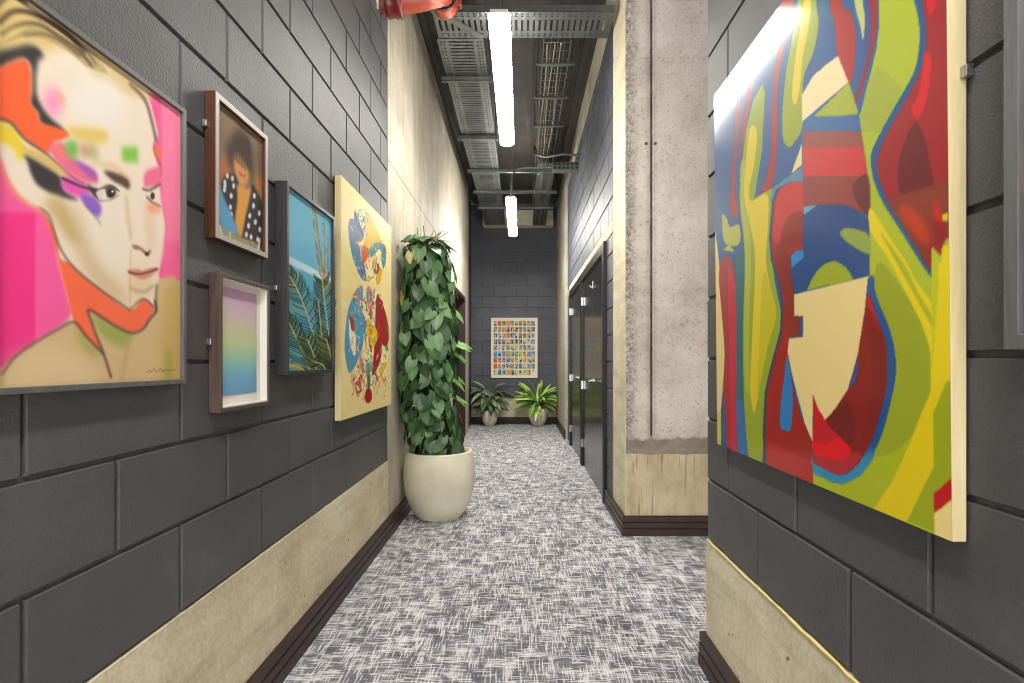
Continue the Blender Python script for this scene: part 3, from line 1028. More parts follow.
# ---- palm fronds against blue sky
def palm_photo():
    y0, y1, z0, z1 = 1.940, 2.435, CZ - 0.050, CZ + 0.688
    t = thing('palm_photo', 'black framed photo of palm fronds against a blue sky', 'framed photo', (WL, 2.19, z0))
    mb, xf = frame_x(1, WL, 0.048, y0, y1, z0, z1, 0.016)
    mb.build('frame', M['frame_black'], t, bevel=0.0012)
    MB().box(WL + 0.006, WL + 0.028, y0 + 0.01, y1 - 0.01, z0 + 0.01, z1 - 0.01).build('backing_board', M['white_liner'], t)
    s = Sheet(WL + 0.036, y0 + 0.016, y1 - 0.016, z0 + 0.016, z1 - 0.016, 240, 340, (104, 186, 220))
    c1 = lambda p: crop(270, 175, 6.21, p)
    c2 = lambda p: crop(270, 275, 6.21, p)
    s.poly(c1([(100, 60), (420, 290), (420, 420), (100, 420)]), (112, 196, 226), soft=20, a=.7)
    s.poly(c1([(110, 505), (200, 545), (300, 600), (400, 660), (400, 690), (300, 640), (200, 590), (110, 545)]), (186, 220, 236), soft=1.2)
    s.poly(c2([(100, 60), (400, 200), (400, 620), (100, 620)]), (70, 168, 212), soft=14, a=.8)

    def frond(mid, n, L0, L1, cols, wd=.8, bend=.5, spread=1.0):
        P = smooth(mid, 10, False)
        for k in range(n):
            f = k / (n - 1)
            i = int(f * (len(P) - 2))
            p = P[i]
            d = P[i + 1] - P[i]
            d = d / (np.hypot(*d) + 1e-9)
            nr = np.array([-d[1], d[0]])
            L = (L0 + (L1 - L0) * f) * (0.8 + 0.4 * random.random())
            for sd in (-1, 1):
                q = p + (nr * sd * spread + d * 0.9) * L * 0.6
                e = q + (nr * sd * 0.35 * spread + d * 1.0 + np.array([0, .35])) * L * bend
                s.line([tuple(p), tuple(q), tuple(e)], (wd * 1.0, wd * .45), random.choice(cols), a=.92, sm=False)
        s.line(mid, wd * 1.4, (206, 190, 140))
    G = [(60, 84, 44), (104, 122, 62), (34, 52, 34), (150, 152, 88), (28, 42, 30), (40, 60, 38)]
    T = [(150, 136, 92), (120, 112, 76), (178, 164, 120), (84, 84, 58)]
    frond(c1([(330, 640), (310, 520), (290, 380), (275, 230), (272, 190)]), 44, 6, 4, T, .7, .5, .5)
    frond(c1([(352, 660), (350, 540), (348, 440), (330, 300)]), 30, 4.5, 3, T, .6, .5, .5)
    s.line(c1([(272, 195), (300, 400), (330, 650)]), 1.6, (150, 134, 92), soft=.8, a=.7)
    frond(c2([(330, 560), (280, 400), (215, 200), (160, 70), (115, 0)]), 52, 17, 8, G, .95, .7, 1.1)
    frond(c2([(390, 560), (360, 330), (335, 130), (325, 30)]), 46, 14, 7, G, .95, .7, 1.1)
    frond(c2([(330, 590), (320, 380), (300, 160)]), 36, 12, 6, G, .8, .6, .7)
    frond(c2([(250, 600), (190, 450), (140, 340), (112, 290)]), 36, 18, 9, G, .9, .6, .9)
    frond(c2([(290, 600), (265, 480), (230, 400)]), 26, 16, 9, G, .9, .6, .9)
    frond(c2([(210, 590), (160, 565), (112, 560)]), 18, 6, 4, [(190, 180, 90), (140, 146, 70)], .9, .6, .6)
    frond(c2([(400, 600), (372, 480), (350, 400)]), 34, 15, 9, G, 1.0, .6, 1.0)
    frond(c2([(350, 610), (330, 560), (280, 540)]), 24, 8, 5, G, 1.0, .6, 1.0)
    s.build('print', M['paper'], t)
    pane(t, WL + 0.042, y0 + 0.014, y1 - 0.014, z0 + 0.014, z1 - 0.014)
    hanger(t, WL, 1, y0, CZ + 0.28)


palm_photo()


# ---- ply panel with a paint-splattered figure eight
def eight_panel():
    y0, y1, z0, z1 = 2.553, 3.54, CZ - 0.293, CZ + 0.933
    t = thing('eight_painting', 'pale plywood panel with a splattered figure eight beside the tall plant', 'painting', (WL, 3.05, z0))
    MB().box(WL + 0.004, WL + 0.036, y0, y1, z0, z1).build('panel', M['ply_edge'], t, bevel=0.001)
    s = Sheet(WL + 0.0366, y0 + .001, y1 - .001, z0 + .001, z1 - .001, 360, 420, (236, 220, 160))
    g = rng.normal(0, 1, (420, 12))
    g = np.repeat(g, 30, axis=1)
    s.C += s.blur(g, 6)[..., None] * 7
    c1 = lambda p: crop(330, 175, 5.69, p)
    c2 = lambda p: crop(330, 280, 4.877, p)
    top = smooth(c1([(110, 260), (150, 195), (200, 200), (240, 250), (285, 350), (320, 420), (320, 490), (295, 560), (280, 620), (230, 610), (180, 590), (135, 490), (115, 400), (105, 320)]))
    low = smooth(c2([(75, 250), (90, 140), (120, 60), (160, 25), (230, 50), (255, 100), (280, 190), (287, 290), (280, 400), (250, 490), (205, 560), (190, 600), (150, 580), (120, 540), (90, 450), (72, 350)]))
    mt, ml = s.mask(top), s.mask(low)

    def zone(mask, pts, rgb, a=1.0):
        s.put(s.mask(smooth(pts)) * mask, rgb, a)

    W_ = (240, 232, 208)
    s.put(s.blur(mt, .8), (240, 226, 176), .9)
    s.put(s.blur(ml, .8), (240, 226, 176), .9)
    pal = [(200, 48, 46), (226, 186, 44), (88, 140, 180), (240, 234, 214), (240, 234, 214), (240, 228, 180), (80, 160, 150), (226, 120, 50), (214, 190, 90), (60, 84, 110), (226, 150, 160), (200, 48, 46)]

    def flecks(n, wmax, lmax, al):
        tmp = s.C.copy()
        for mk, (cx, cy, rx, ry), q in ((mt, (368, 240, 19, 46), n), (ml, (367, 342, 21, 62), int(n * 1.5))):
            for k in range(q):
                ang, rr = random.uniform(0, 6.283), math.sqrt(random.random())
                x, y = cx + rx * rr * math.cos(ang), cy + ry * rr * math.sin(ang)
                dx, dy = random.gauss(0, lmax * .3), random.gauss(0, lmax)
                s.line([(x, y), (x + dx, y + dy)], (random.uniform(.3, wmax), .2), random.choice(pal), sm=False, a=al)
        k = np.maximum(mt, ml)[..., None]
        s.C = tmp * (1 - k) + s.C * k

    flecks(170, 2.4, 6, .95)
    zone(mt, c1([(100, 260), (150, 260), (190, 340), (150, 380), (110, 380)]), (100, 128, 158))
    zone(mt, c1([(140, 200), (165, 260), (195, 350), (175, 330), (140, 260)]), (70, 96, 132))
    zone(mt, c1([(110, 380), (165, 400), (190, 480), (205, 600), (160, 570), (125, 470)]), (88, 138, 176))
    zone(mt, c1([(200, 210), (250, 270), (285, 370), (260, 400), (220, 420), (190, 400), (205, 330)]), (228, 186, 44))
    zone(mt, c1([(245, 390), (300, 390), (320, 430), (310, 540), (295, 500), (290, 430), (250, 420)]), (70, 150, 160))
    zone(mt, c1([(215, 440), (245, 400), (262, 440), (230, 470)]), (76, 160, 160))
    zone(mt, c1([(180, 410), (215, 410), (210, 480), (180, 500)]), (206, 112, 62))
    zone(mt, c1([(270, 560), (300, 540), (290, 625), (265, 625)]), (224, 178, 50))
    zone(ml, c2([(70, 230), (100, 110), (130, 90), (160, 160), (180, 230), (165, 300), (140, 380), (110, 440), (80, 430)]), (90, 158, 192))
    zone(ml, c2([(95, 190), (118, 240), (130, 330), (118, 370), (100, 320), (92, 240)]), W_)
    zone(ml, c2([(95, 165), (115, 200), (118, 250), (104, 240)]), (176, 64, 60))
    zone(ml, c2([(120, 45), (155, 25), (160, 100), (140, 90)]), (120, 150, 186))
    zone(ml, c2([(230, 70), (265, 140), (285, 230), (285, 300), (262, 320), (225, 240), (222, 150)]), (172, 44, 44))
    zone(ml, c2([(225, 250), (250, 300), (248, 380), (215, 460), (205, 450), (215, 350)]), (168, 40, 42))
    zone(ml, c2([(175, 230), (215, 220), (232, 280), (210, 330), (190, 300)]), (230, 190, 50))
    zone(ml, c2([(175, 410), (195, 405), (198, 450), (180, 470)]), (96, 170, 160))
    flecks(150, 1.0, 4.0, .85)
    # flicks outside, along the foot of the eight
    for k in range(90):
        x, y = random.uniform(350, 386), random.uniform(372, 396)
        s.line([(x, y), (x + random.gauss(0, .8), y + random.uniform(1, 4))], (.5, .2), random.choice(pal), sm=False, a=.8)
    s.poly(c2([(172, 550), (182, 530), (202, 540), (204, 580), (190, 600), (172, 590)]), (178, 40, 36))
    s.poly(c2([(182, 470), (196, 470), (194, 530), (184, 530)]), (70, 96, 84), a=.8)
    s.poly(c2([(120, 500), (135, 540), (138, 575), (124, 545)]), (222, 120, 90))
    s.poly(c2([(240, 430), (275, 400), (270, 430), (245, 460)]), (232, 192, 60))
    s.C = 255 * np.clip(s.C / 255, 0, 1) ** 1.1
    s.build('painted_face', M['paint_ply'], t)
    hanger(t, WL, 1, y0, CZ + 0.3)


eight_panel()


# ---- large abstract painting on the right wall
def abstract():
    y0, y1, z0, z1 = 0.851, 1.869, CZ - 0.299, CZ + 0.971
    t = thing('abstract_painting', 'big glossy abstract painting of swirling red, blue and lime shapes', 'painting', (WN, 1.36, z0))
    Xb, Xt = 0.7165, 0.7035                              # the panel leans out a little at the top
    mb = MB()
    ch = 0.002
    vs = [(WN - 0.0025, y0, z0), (WN - 0.0025, y1, z0), (Xb + .001, y1, z0), (Xb + .001, y0, z0), (WN - 0.0025, y0, z1), (WN - 0.0025, y1, z1), (Xt + .001, y1, z1), (Xt + .001, y0, z1)]
    mb.add(vs, [(0, 1, 2, 3), (4, 7, 6, 5), (0, 3, 7, 4), (1, 5, 6, 2), (0, 4, 5, 1), (3, 2, 6, 7)])
    mb.build('panel', M['ply_edge'], t, bevel=0.0008)
    s = Sheet(Xb, y0 + .0005, y1 - .0005, z0 + .0005, z1 - .0005, 440, 540, (52, 104, 160), X_top=Xt)
    s.C = np.ascontiguousarray(s.C)
    U = -260
    LIME, LIME2, YEL, BLUE, SKY, RED, BRED, DRED, CREAM = (182, 194, 52), (164, 178, 46), (230, 210, 30), (36, 92, 152), (70, 150, 196), (172, 42, 42), (222, 24, 46), (126, 34, 38), (236, 216, 156)
    p = s.poly
    # left border
    p([(716, 238), (719, 262), (721, 300), (724.5, 350), (723, 385), (720, 420), (718, 450), (714, 450), (714, 238)], CREAM)
    p([(716, 412), (721, 412), (721, 450), (716, 450)], (214, 204, 90), sm=False)
    p([(719, 278), (721, 262), (727, 255), (733, 264), (735.5, 285), (736.5, 320), (736.5, 350), (736, 390), (737, 420), (738.5, 456), (728, 452), (725, 420), (723.5, 385), (724.5, 350), (721, 305)], (176, 54, 62))
    p([(728, 270), (735.5, 285), (736.5, 350), (737, 420), (738.5, 456), (732, 454), (730, 400), (729, 340)], (208, 38, 74))
    p([(736, 258), (745, 258), (744, 320), (744, 390), (746, 430), (749, 462), (738, 458), (736.5, 390), (736.5, 300)], (40, 118, 132))
    p([(736, 400), (745, 400), (750, 462), (738, 458)], (62, 124, 176), sm=False)
    # red threads at upper left
    p([(781, 0), (784, U / 3), (800, U / 3), (794, 0), (790, 20), (786, 36), (780, 68), (777, 95), (777.5, 130), (775.6, 162), (772, 186), (761, 195), (766, 178), (769.5, 160), (771.5, 142), (772, 110), (774.5, 75), (780, 38)], (178, 48, 44))
    p([(767, 36), (769, 38), (760, 66), (753, 86), (747, 120), (743, 158), (741, 158), (742.5, 120), (749, 86), (758, 62)], (170, 44, 62))
    p([(738.5, 74), (740, 92), (738.5, 130), (737, 150), (735, 187), (738.5, 214), (734, 218), (730, 206), (732, 170), (735, 130), (737, 100)], (172, 48, 60))
    # yellow band
    band = [(762, 84), (765, 93), (764, 115), (763, 130), (762, 151), (757.6, 178), (754.7, 198), (772.8, 188), (772, 206), (771, 237), (772, 260), (775, 283), (780.4, 309), (781, 325), (775, 351), (767, 390), (765, 418), (762, 466), (749, 462), (746, 433), (744, 403), (743, 360), (743, 323), (745, 260), (744, 237), (740.5, 212), (739.5, 193), (741.4, 168), (746, 130), (753, 101)]
    s.put(s.mask(band), LIME2)
    p([(750, 128), (757, 132), (754, 165), (749, 190), (752, 201), (767, 194), (768, 225), (766, 260), (771, 290), (776, 315), (768, 345), (760, 385), (757, 402), (754, 413), (751, 400), (750, 385), (752, 340), (755, 260), (750, 225), (744, 195), (746, 160)], (226, 206, 40))
    p([(763, 275), (771, 290), (776, 315), (768, 345), (760, 385), (757, 402), (759, 350)], (206, 196, 30))
    p([(740, 168), (745, 160), (744, 190), (748, 220), (751, 260), (749, 330), (749, 390), (745, 380), (744, 320), (745, 260), (741, 212)], (196, 200, 84), a=.6)
    # second yellow tongue
    tongue = [(798, -2), (800, U / 3), (818, U / 3), (816.6, 0), (818.5, 23), (813.7, 51), (804, 76), (802.5, 100), (802, 128), (794, 143), (788, 147), (783, 138), (782.3, 114), (786, 72), (792, 38)]
    s.put(s.mask(smooth(tongue)), LIME2)
    p([(804, 0), (806, U / 3), (813, U / 3), (811, 0), (808, 30), (803, 55), (800, 85), (796, 104), (792, 96), (795, 60), (800, 30)], (228, 204, 40))
    p([(803, 166), (803, 184), (790, 182), (778, 189), (772, 206), (770, 200), (773, 188)], (104, 148, 184), sm=False)
    p([(802, 143), (802, 165), (791, 174)], CREAM, sm=False)
    # little lime blob at the left edge
    p([(722, 215), (727, 219), (730, 227), (739, 225), (740, 242), (733, 246), (724, 241)], (190, 194, 96))
    p([(724, 250), (729, 245), (734, 252), (729, 251)], (196, 196, 96))
    # central red body and its blue outline
    body = [(803, 185), (790, 183), (778.5, 189), (774, 202), (771.3, 237), (773, 260), (780.4, 285), (783.3, 304), (782.3, 332), (775.7, 355), (770, 378), (767, 392), (765, 428), (766, 470), (813, 490), (813, 443), (801, 416), (794, 391), (788, 360), (789, 338), (794, 336), (794, 294), (791, 277), (790, 256), (803, 252)]
    s.put(s.mask([(x - 2.2, y) for x, y in body[:16]] + [(766, 470), (803, 300), (803, 185)]), (40, 84, 124))
    s.put(s.mask(body), (172, 42, 38))
    p([(803, 185), (790, 183), (780, 190), (776, 204), (774, 240), (790, 240), (803, 222)], (206, 56, 58))
    p([(803, 215), (795, 212), (786, 220), (780, 240), (778, 252), (803, 240)], (158, 42, 40))
    p([(774, 258), (790, 256), (794, 294), (794, 316), (786, 330), (784, 300)], (140, 36, 32), a=.6)
    p([(786, 330), (794, 337), (803, 337), (803, 316), (794, 316)], (150, 50, 40), sm=False)
    p([(800, 316), (803.5, 316), (803.5, 337), (800, 337)], (60, 100, 140), sm=False)
    p([(767, 440), (790, 452), (813, 462), (813, 490), (766, 472)], (206, 56, 56), sm=False, a=.5)
    p([(787, 356), (791, 376), (793, 400), (791, 428), (786, 431), (780, 425), (781, 400), (784, 378)], (60, 138, 196))
    # board-like outline: bands of the big lens
    lens_r = [(838, 56), (848.6, 82), (857, 110), (861, 130), (866.6, 168), (869.5, 210), (869.5, 260), (868, 276)]
    # upper middle: red, sliver and threads between the tongue and the lime field
    p([(828, -2), (826, U / 3), (842, U / 3), (842, 0), (849.5, 11), (855, 28), (856, 50), (852, 80), (846, 84), (838, 58), (835.6, 40), (834, 22)], (178, 44, 42))
    p([(818, U / 3), (828, U / 3), (830, 0), (834, 22), (828, 20), (818, 0)], (34, 124, 144), a=.7)
    p([(854, -2), (852, U / 4), (861, U / 4), (863, 0), (865, 19), (863, 40), (860, 25)], (196, 204, 130))
    p([(869, 0), (868, U / 4), (877, U / 4), (877, 0), (877, 25), (873, 50), (866, 76), (858, 101), (855, 98), (864, 70), (869, 45), (871, 20)], (158, 44, 54))
    p([(866, 0), (864, U / 4), (868, U / 4), (870, 8), (868, 40), (860, 76), (857, 80), (863, 55)], (98, 80, 140), a=.7)
    # lime field on the right
    lime = [(879, 0), (879, U), (960, U), (960, 560), (813, 560), (813, 462), (845, 420), (868.5, 276), (869.5, 230), (869, 200), (866.6, 168), (861, 130), (859, 116), (864.7, 103), (871, 84), (867.6, 87), (868.5, 81), (876, 51), (879, 28)]
    s.put(s.mask(lime), LIME)
    p([(868, 82), (878, 66), (903, 88), (885, 132), (861, 132), (860, 115)], (172, 182, 66), sm=False)
    # bands inside the lens
    def lensband(ya, yb, rgb, xl=803):
        pts = [(xl, ya), (xl, yb)]
        right = [(x, y) for x, y in zip(np.interp(np.linspace(ya, yb, 9), [q[1] for q in lens_r], [q[0] for q in lens_r]), np.linspace(ya, yb, 9))]
        s.put(s.mask(pts[::1] + right[::-1]), rgb)
    lensband(110, 134, (66, 118, 170))
    lensband(131, 149, (164, 88, 82))
    lensband(147, 178, (212, 62, 68))
    lensband(176, 212, (160, 74, 72))
    p([(853, 185), (868, 175), (870, 214), (858, 205)], (110, 42, 44), a=.7)
    p([(802, 95), (813, 76), (826, 64.7), (838, 56), (848.6, 82), (840, 89.5), (802, 121.5)], (240, 224, 180), sm=False)
    p([(848.6, 82), (854, 98), (858.5, 114), (840, 116), (813.7, 116.5)], (176, 186, 60), sm=False)
    # blue arch and what sits in it
    s.put(s.mask([(803, 208), (816, 205), (840, 204), (855, 209), (869.5, 222), (869.5, 276), (795, 293), (791, 272), (791, 255), (803, 252)]), (34, 86, 146))
    p([(803, 207), (818, 204.5), (804, 215)], (120, 176, 206), sm=False)
    p([(791, 256), (797, 250), (803.5, 251), (803.5, 258), (791.5, 268)], (56, 152, 212), sm=False)
    p([(840, 234), (846, 228), (859, 230), (869.3, 236), (869.3, 254), (851, 245)], (158, 172, 84))
    s.put(s.mask(smooth([(807, 290), (813, 277), (822, 266), (832, 261), (840, 263), (848, 270), (854, 280)], 6, False)), (170, 180, 44))
    # outline of the bowl, then bowl
    bowl_o = smooth([(868.5, 278), (881, 304), (889.5, 327), (895, 350), (896, 376), (890.5, 410), (884, 429), (873, 458), (861, 475), (847.6, 483), (840, 484), (824, 478), (813, 470), (813, 440), (840, 380)])
    s.put(s.mask(bowl_o), (38, 98, 158))
    s.put(s.mask(bowl_o) * np.clip((s.PY - 446) / 12, 0, 1), (64, 152, 190))
    bowl = smooth([(868, 294), (875, 313), (884, 336), (887.6, 355), (887.6, 374), (886, 392), (881, 410), (874, 435), (864.7, 454), (853, 469), (840, 475), (824, 468), (813, 460), (812, 430), (830, 390), (856, 330)])
    s.put(s.mask(bowl), (150, 38, 38))
    p([(868, 296), (875, 313), (880, 330), (876, 322), (868, 305)], (196, 34, 44))
    p([(872, 330), (884, 345), (887, 374), (882, 405), (872, 436), (862, 440), (872, 390)], (132, 44, 38), a=.7)
    p([(812.5, 394), (826, 420), (840, 437), (828, 443), (813, 443)], (202, 34, 54), sm=False)
    p([(813, 442), (828, 443), (840, 437), (851, 452), (840, 461), (816, 455), (813, 452)], (232, 14, 44))
    p([(813, 455), (840, 461), (852, 452), (862, 456), (850, 470), (838, 474), (820, 466), (813, 461)], (184, 52, 62))
    p([(826, 420), (840, 402), (850, 405), (856, 425), (851, 445), (840, 437)], (122, 36, 32), a=.8)
    # cream letter-like shape
    s.put(s.mask([(868, 276), (794, 294.5), (794, 316), (803, 316), (803, 337), (789, 338.5), (787.5, 352), (792, 374), (798, 398), (805, 424), (812.6, 442), (812.8, 394), (818, 408), (825, 420), (832, 413), (840, 402), (848, 389), (853, 372), (858, 353), (864.7, 311)]), CREAM)
    p([(858.5, 357), (848, 390), (855, 382), (859, 366)], (52, 98, 168), sm=False)
    # red field top right with its blue edge
    bl = [(914, 0), (919, 23), (919, 49.5), (914, 72), (904.7, 89.5), (893, 110), (882, 130), (872, 151), (871, 164), (874, 181), (883.8, 204), (901, 231), (919, 260), (932, 279)]
    rd = [(922, 0), (925.6, 28.5), (923.7, 59), (914, 84), (903, 105), (888.5, 130), (878, 155), (877, 168), (881, 185), (891, 206), (906.6, 231), (924, 260), (932, 273)]
    s.put(s.mask([(900, U)] + [tuple(q) for q in smooth(bl, 6, False)] + [(932, 240), (960, 230), (960, U)]), (40, 100, 152))
    s.put(s.mask([(909, U)] + [tuple(q) for q in smooth(rd, 6, False)] + [(932, 246), (941, 255.6), (943, 238.5), (962, 236), (962, U)]), (168, 42, 46))
    p([(927, -40), (936, -40), (936, 2), (931, 14), (927, 5)], (214, 26, 46))
    p([(924, 52), (931, 58), (930, 82), (925, 104), (918, 119), (911, 110), (918, 95), (922, 75)], (216, 34, 50))
    p([(915, 122), (925, 140), (931, 170), (932, 188), (902, 194), (898, 172), (902, 149)], (124, 38, 42))
    p([(886, 200), (947, 180), (960, 180), (960, 234), (943, 238), (932, 246), (925, 260), (906, 230)], (146, 66, 46), sm=False, a=.85)
    p([(900, 205), (920, 215), (931, 240), (922, 243), (905, 222)], (198, 66, 34), soft=2)
    p([(933, 202), (941, 212), (943, 230), (936, 224)], (206, 40, 44), soft=1)
    p([(934, 222), (946, 226), (944, 244), (936, 240)], (156, 36, 40), soft=1)
    p([(942, 214), (948, 213), (948, 221), (943, 221)], (214, 206, 40), sm=False)
    # darker lime oval, yellow stripes
    oval = smooth([(880, 262), (908.5, 298), (922, 325), (930, 351), (931, 390), (922, 420), (912, 437), (895, 452), (874, 456), (884, 429), (896, 376), (895, 350), (889, 327), (875, 290)])
    s.put(s.mask(oval), (164, 174, 48))
    s.put(s.mask(smooth([(869.5, 208), (880, 221), (892, 241), (905, 260), (916, 281), (932, 306), (933, 350), (931, 390), (930, 352), (922, 325), (908.5, 298), (889, 260), (871, 232)])), YEL)
    p([(880, 232), (888, 242), (905, 266), (918, 292), (933, 318), (933, 328), (914, 294), (896, 262)], (178, 186, 50))
    s.put(s.mask([(932, 262), (941, 262), (943, 246), (962, 244), (962, 400), (932, 400)]), YEL)
    p([(932, 246), (939, 258), (938, 290), (935, 330), (932, 370)], (192, 200, 40), sm=False, a=.9)
    s.put(s.mask([(932, 390), (948, 380), (962, 390), (962, 545), (906, 520), (933, 467)]), (166, 176, 34))
    s.put(s.mask([(932, 386), (947, 380), (938, 402), (933.5, 412), (933.5, 467), (922, 490), (906.6, 522), (874, 508), (893, 480), (904, 455), (912, 437), (922, 412), (929, 396)]), (226, 204, 24))
    p([(840, 486), (861, 476), (874, 458), (895, 453), (912, 437), (893, 480), (874, 508), (840, 496)], (180, 190, 40), sm=False)
    s.put(s.mask([(949.5, 480), (934, 494), (934, 513), (949.5, 501), (962, 490), (962, 470)]), (196, 14, 34))
    s.put(s.mask([(934, 514), (962, 492), (962, 548), (934, 536)]), (240, 218, 150))
    s.C = 255 * np.clip(s.C / 255, 0, 1) ** 1.2
    s.build('painted_face', M['paint_gloss'], t)
    hanger(t, WN, -1, y0, CZ + 0.48)


abstract()


# ---- end wall: sheet of small pictures in a grid
def grid_print():
    x0, x1, z0, z1 = -0.589, 0.325, CZ - 0.314, CZ + 0.868
    t = thing('grid_print', 'framed sheet of small colourful pictures in a grid on the end wall', 'framed print', (-0.13, YE, z0))
    yf = YE - 0.03
    mb = MB()
    w = 0.022
    mb.box(x0, x0 + w, yf, YE - .002, z0, z1).box(x1 - w, x1, yf, YE - .002, z0, z1).box(x0 + w, x1 - w, yf, YE - .002, z0, z0 + w).box(x0 + w, x1 - w, yf, YE - .002, z1 - w, z1)
    mb.build('frame', M['white_liner'], t, bevel=.002)
    nx, ny = 200, 252
    s = Sheet(0, 1, 2, 0, 1, nx, ny, (240, 226, 196))
    xx, zz = np.linspace(x0 + w, x1 - w, nx), np.linspace(z1 - w, z0 + w, ny)
    A, B = np.meshgrid(xx, zz)
    s.W = np.stack([A, np.full_like(A, yf + .010), B], -1)
    pal = [(196, 112, 70), (222, 140, 60), (120, 150, 170), (90, 130, 170), (150, 130, 100), (110, 120, 90), (200, 150, 120), (70, 90, 100), (160, 170, 120), (190, 180, 170), (150, 100, 90), (60, 140, 190), (190, 196, 80), (110, 96, 110), (96, 130, 110), (176, 190, 200)]
    special = {(5, 0): (50, 150, 206), (5, 6): (170, 200, 40), (7, 6): (60, 140, 196), (8, 1): (50, 130, 180), (6, 0): (206, 104, 50), (7, 0): (206, 110, 70), (0, 3): (226, 150, 50), (8, 3): (236, 160, 60), (2, 3): (216, 130, 90), (0, 1): (206, 110, 60), (8, 6): (176, 206, 60), (8, 9): (232, 226, 206)}
    mx, mz = 6, 7
    cw, chh = (nx - 2 * mx) / 10, (ny - 2 * mz) / 9
    for r in range(9):
        for c in range(10):
            a, b = int(mx + c * cw + 1.6), int(mx + (c + 1) * cw - 1.0)
            p, q = int(mz + r * chh + 2), int(mz + (r + 1) * chh - 1.6)
            base = np.array(special.get((r, c), tuple(q * .6 + 92 for q in random.choice(pal))), float)
            tile = np.empty((q - p, b - a, 3))
            tile[:] = base
            for k in range(5):
                u, v = random.randrange(0, b - a - 3), random.randrange(0, q - p - 4)
                col = np.array(random.choice(pal), float) * random.uniform(.5, 1.25)
                if (r, c) not in special or k < 1:
                    tile[v:v + random.randrange(4, 12), u:u + random.randrange(3, 9)] = np.clip(col, 0, 245)
            s.C[p:q, a:b] = tile
    s.build('print', M['paper'], t)


grid_print()


# ---- frame at the right edge of the picture
def edge_frame():
    y0, y1, z0, z1 = 0.06, 0.757, CZ + 0.018, CZ + 1.02
    t = thing('grey_framed_photo', 'grey framed photo at the right edge beside the abstract painting', 'framed photo', (WN, 0.4, z0))
    mb, xf = frame_x(-1, WN, 0.030, y0, y1, z0, z1, 0.022)
    mb.build('frame', M['frame_grey'], t, bevel=0.0012)
    MB().box(WN - 0.014, WN - 0.006, y0 + 0.012, y1 - 0.012, z0 + 0.012, z1 - 0.012).build('backing_board', M['white_liner'], t)
    s = Sheet(WN - 0.016, y0 + 0.022, y1 - 0.022, z0 + 0.022, z1 - 0.022, 90, 130, (216, 214, 212))
    v = np.linspace(0, 1, 130)
    st = [(0, (212, 212, 214)), (.62, (206, 204, 204)), (.68, (70, 62, 58)), (.74, (190, 140, 96)), (.80, (130, 84, 52)), (.86, (48, 44, 44)), (1, (44, 42, 44))]
    for k in range(3):
        s.C[:, :, k] = np.interp(v, [p for p, _ in st], [q[k] for _, q in st])[:, None]
    s.build('print', M['paper'], t)
    pane(t, WN - 0.022, y0 + 0.02, y1 - 0.02, z0 + 0.02, z1 - 0.02)


edge_frame()


# ------------------------------------------------------------------ plants
def pot(parent, c, prof_out, r_soil, z_soil):
    top = prof_out[-1]
    inner = [(top[0] - 0.012, top[1] + 0.004), (top[0] - 0.024, top[1]), (top[0] - 0.028, z_soil - 0.02), (0.001, z_soil - 0.02)]
    P = smooth([(p, q) for p, q in prof_out], 6, False)
    prof = [(0.001, 0.0)] + [(float(p), float(q)) for p, q in P] + inner
    MB().lathe(prof, c, 56).build('pot', M['pot'], parent)
    n = 40
    vs = [(c[0], c[1], c[2] + z_soil + 0.012)]
    for ring, rr in ((1, .5), (2, 1.0)):
        for k in range(n):
            vs.append((c[0] + r_soil * rr * math.cos(2 * math.pi * k / n), c[1] + r_soil * rr * math.sin(2 * math.pi * k / n), c[2] + z_soil + random.uniform(-.004, .008)))
    fs = [(0, 1 + k, 1 + (k + 1) % n) for k in range(n)] + [(1 + k, 1 + n + k, 1 + n + (k + 1) % n, 1 + (k + 1) % n) for k in range(n)]
    MB().add(vs, fs, True).build('soil', M['soil'], parent)


def leaf_mesh(verts, faces, cols, base, tip, nrm, L, Wd, heart, droop, rgb, fold=0.18, rows=8, curve=None):
    """One leaf: base point, direction to tip, face normal; width profile heart-shaped or lanceolate."""
    d = Vector(tip).normalized()
    n = Vector(nrm)
    n = (n - d * n.dot(d)).normalized()
    sd = d.cross(n).normalized()
    o = len(verts)
    cs = (-1, -.5, 0, .5, 1)
    for i in range(rows + 1):
        t = i / rows
        if heart:
            w = (math.sin(math.pi * min(1, (t * .94 + .06)) ** .62)) ** .85 * (1 - .12 * t)
            if t > .72:
                w *= 1 - .25 * ((t - .72) / .28)
        else:
            w = math.sin(math.pi * (t * .93 + .05)) ** .8 * (1 - .35 * t)
        w = max(w, 0.015)
        sag = -droop * L * t * t
        for c in cs:
            back = -0.30 * L * abs(c) ** 1.3 * (1 - t) ** 3 if heart else 0
            p = Vector(base) + d * (L * t + back) + sd * (c * w * Wd / 2) + n * (sag + fold * abs(c) * w * Wd / 2 - 0.02 * L * (abs(c) > .9))
            verts.append(p)
            k = 1.13 if c == 0 else random.uniform(.93, 1.05)
            cols.append([min(255, q * k) for q in rgb])
    for i in range(rows):
        for c in range(4):
            a = o + i * 5 + c
            faces.append((a, a + 1, a + 6, a + 5))


def leaves_obj(name, verts, faces, cols, parent):
    me = bpy.data.meshes.new(name)
    me.from_pydata([tuple(v) for v in verts], [], faces)
    me.polygons.foreach_set('use_smooth', [True] * len(faces))
    at = me.color_attributes.new('Col', 'FLOAT_COLOR', 'POINT')
    flat = []
    for c in cols:
        flat += [*lin(tuple(c)), 1.0]
    at.data.foreach_set('color', flat)
    me.materials.append(M['leaf'])
    o = bpy.data.objects.new(name, me)
    COL.objects.link(o)
    o.parent = parent
    o.matrix_parent_inverse = Matrix.Translation(-Vector(parent.location))
    return o


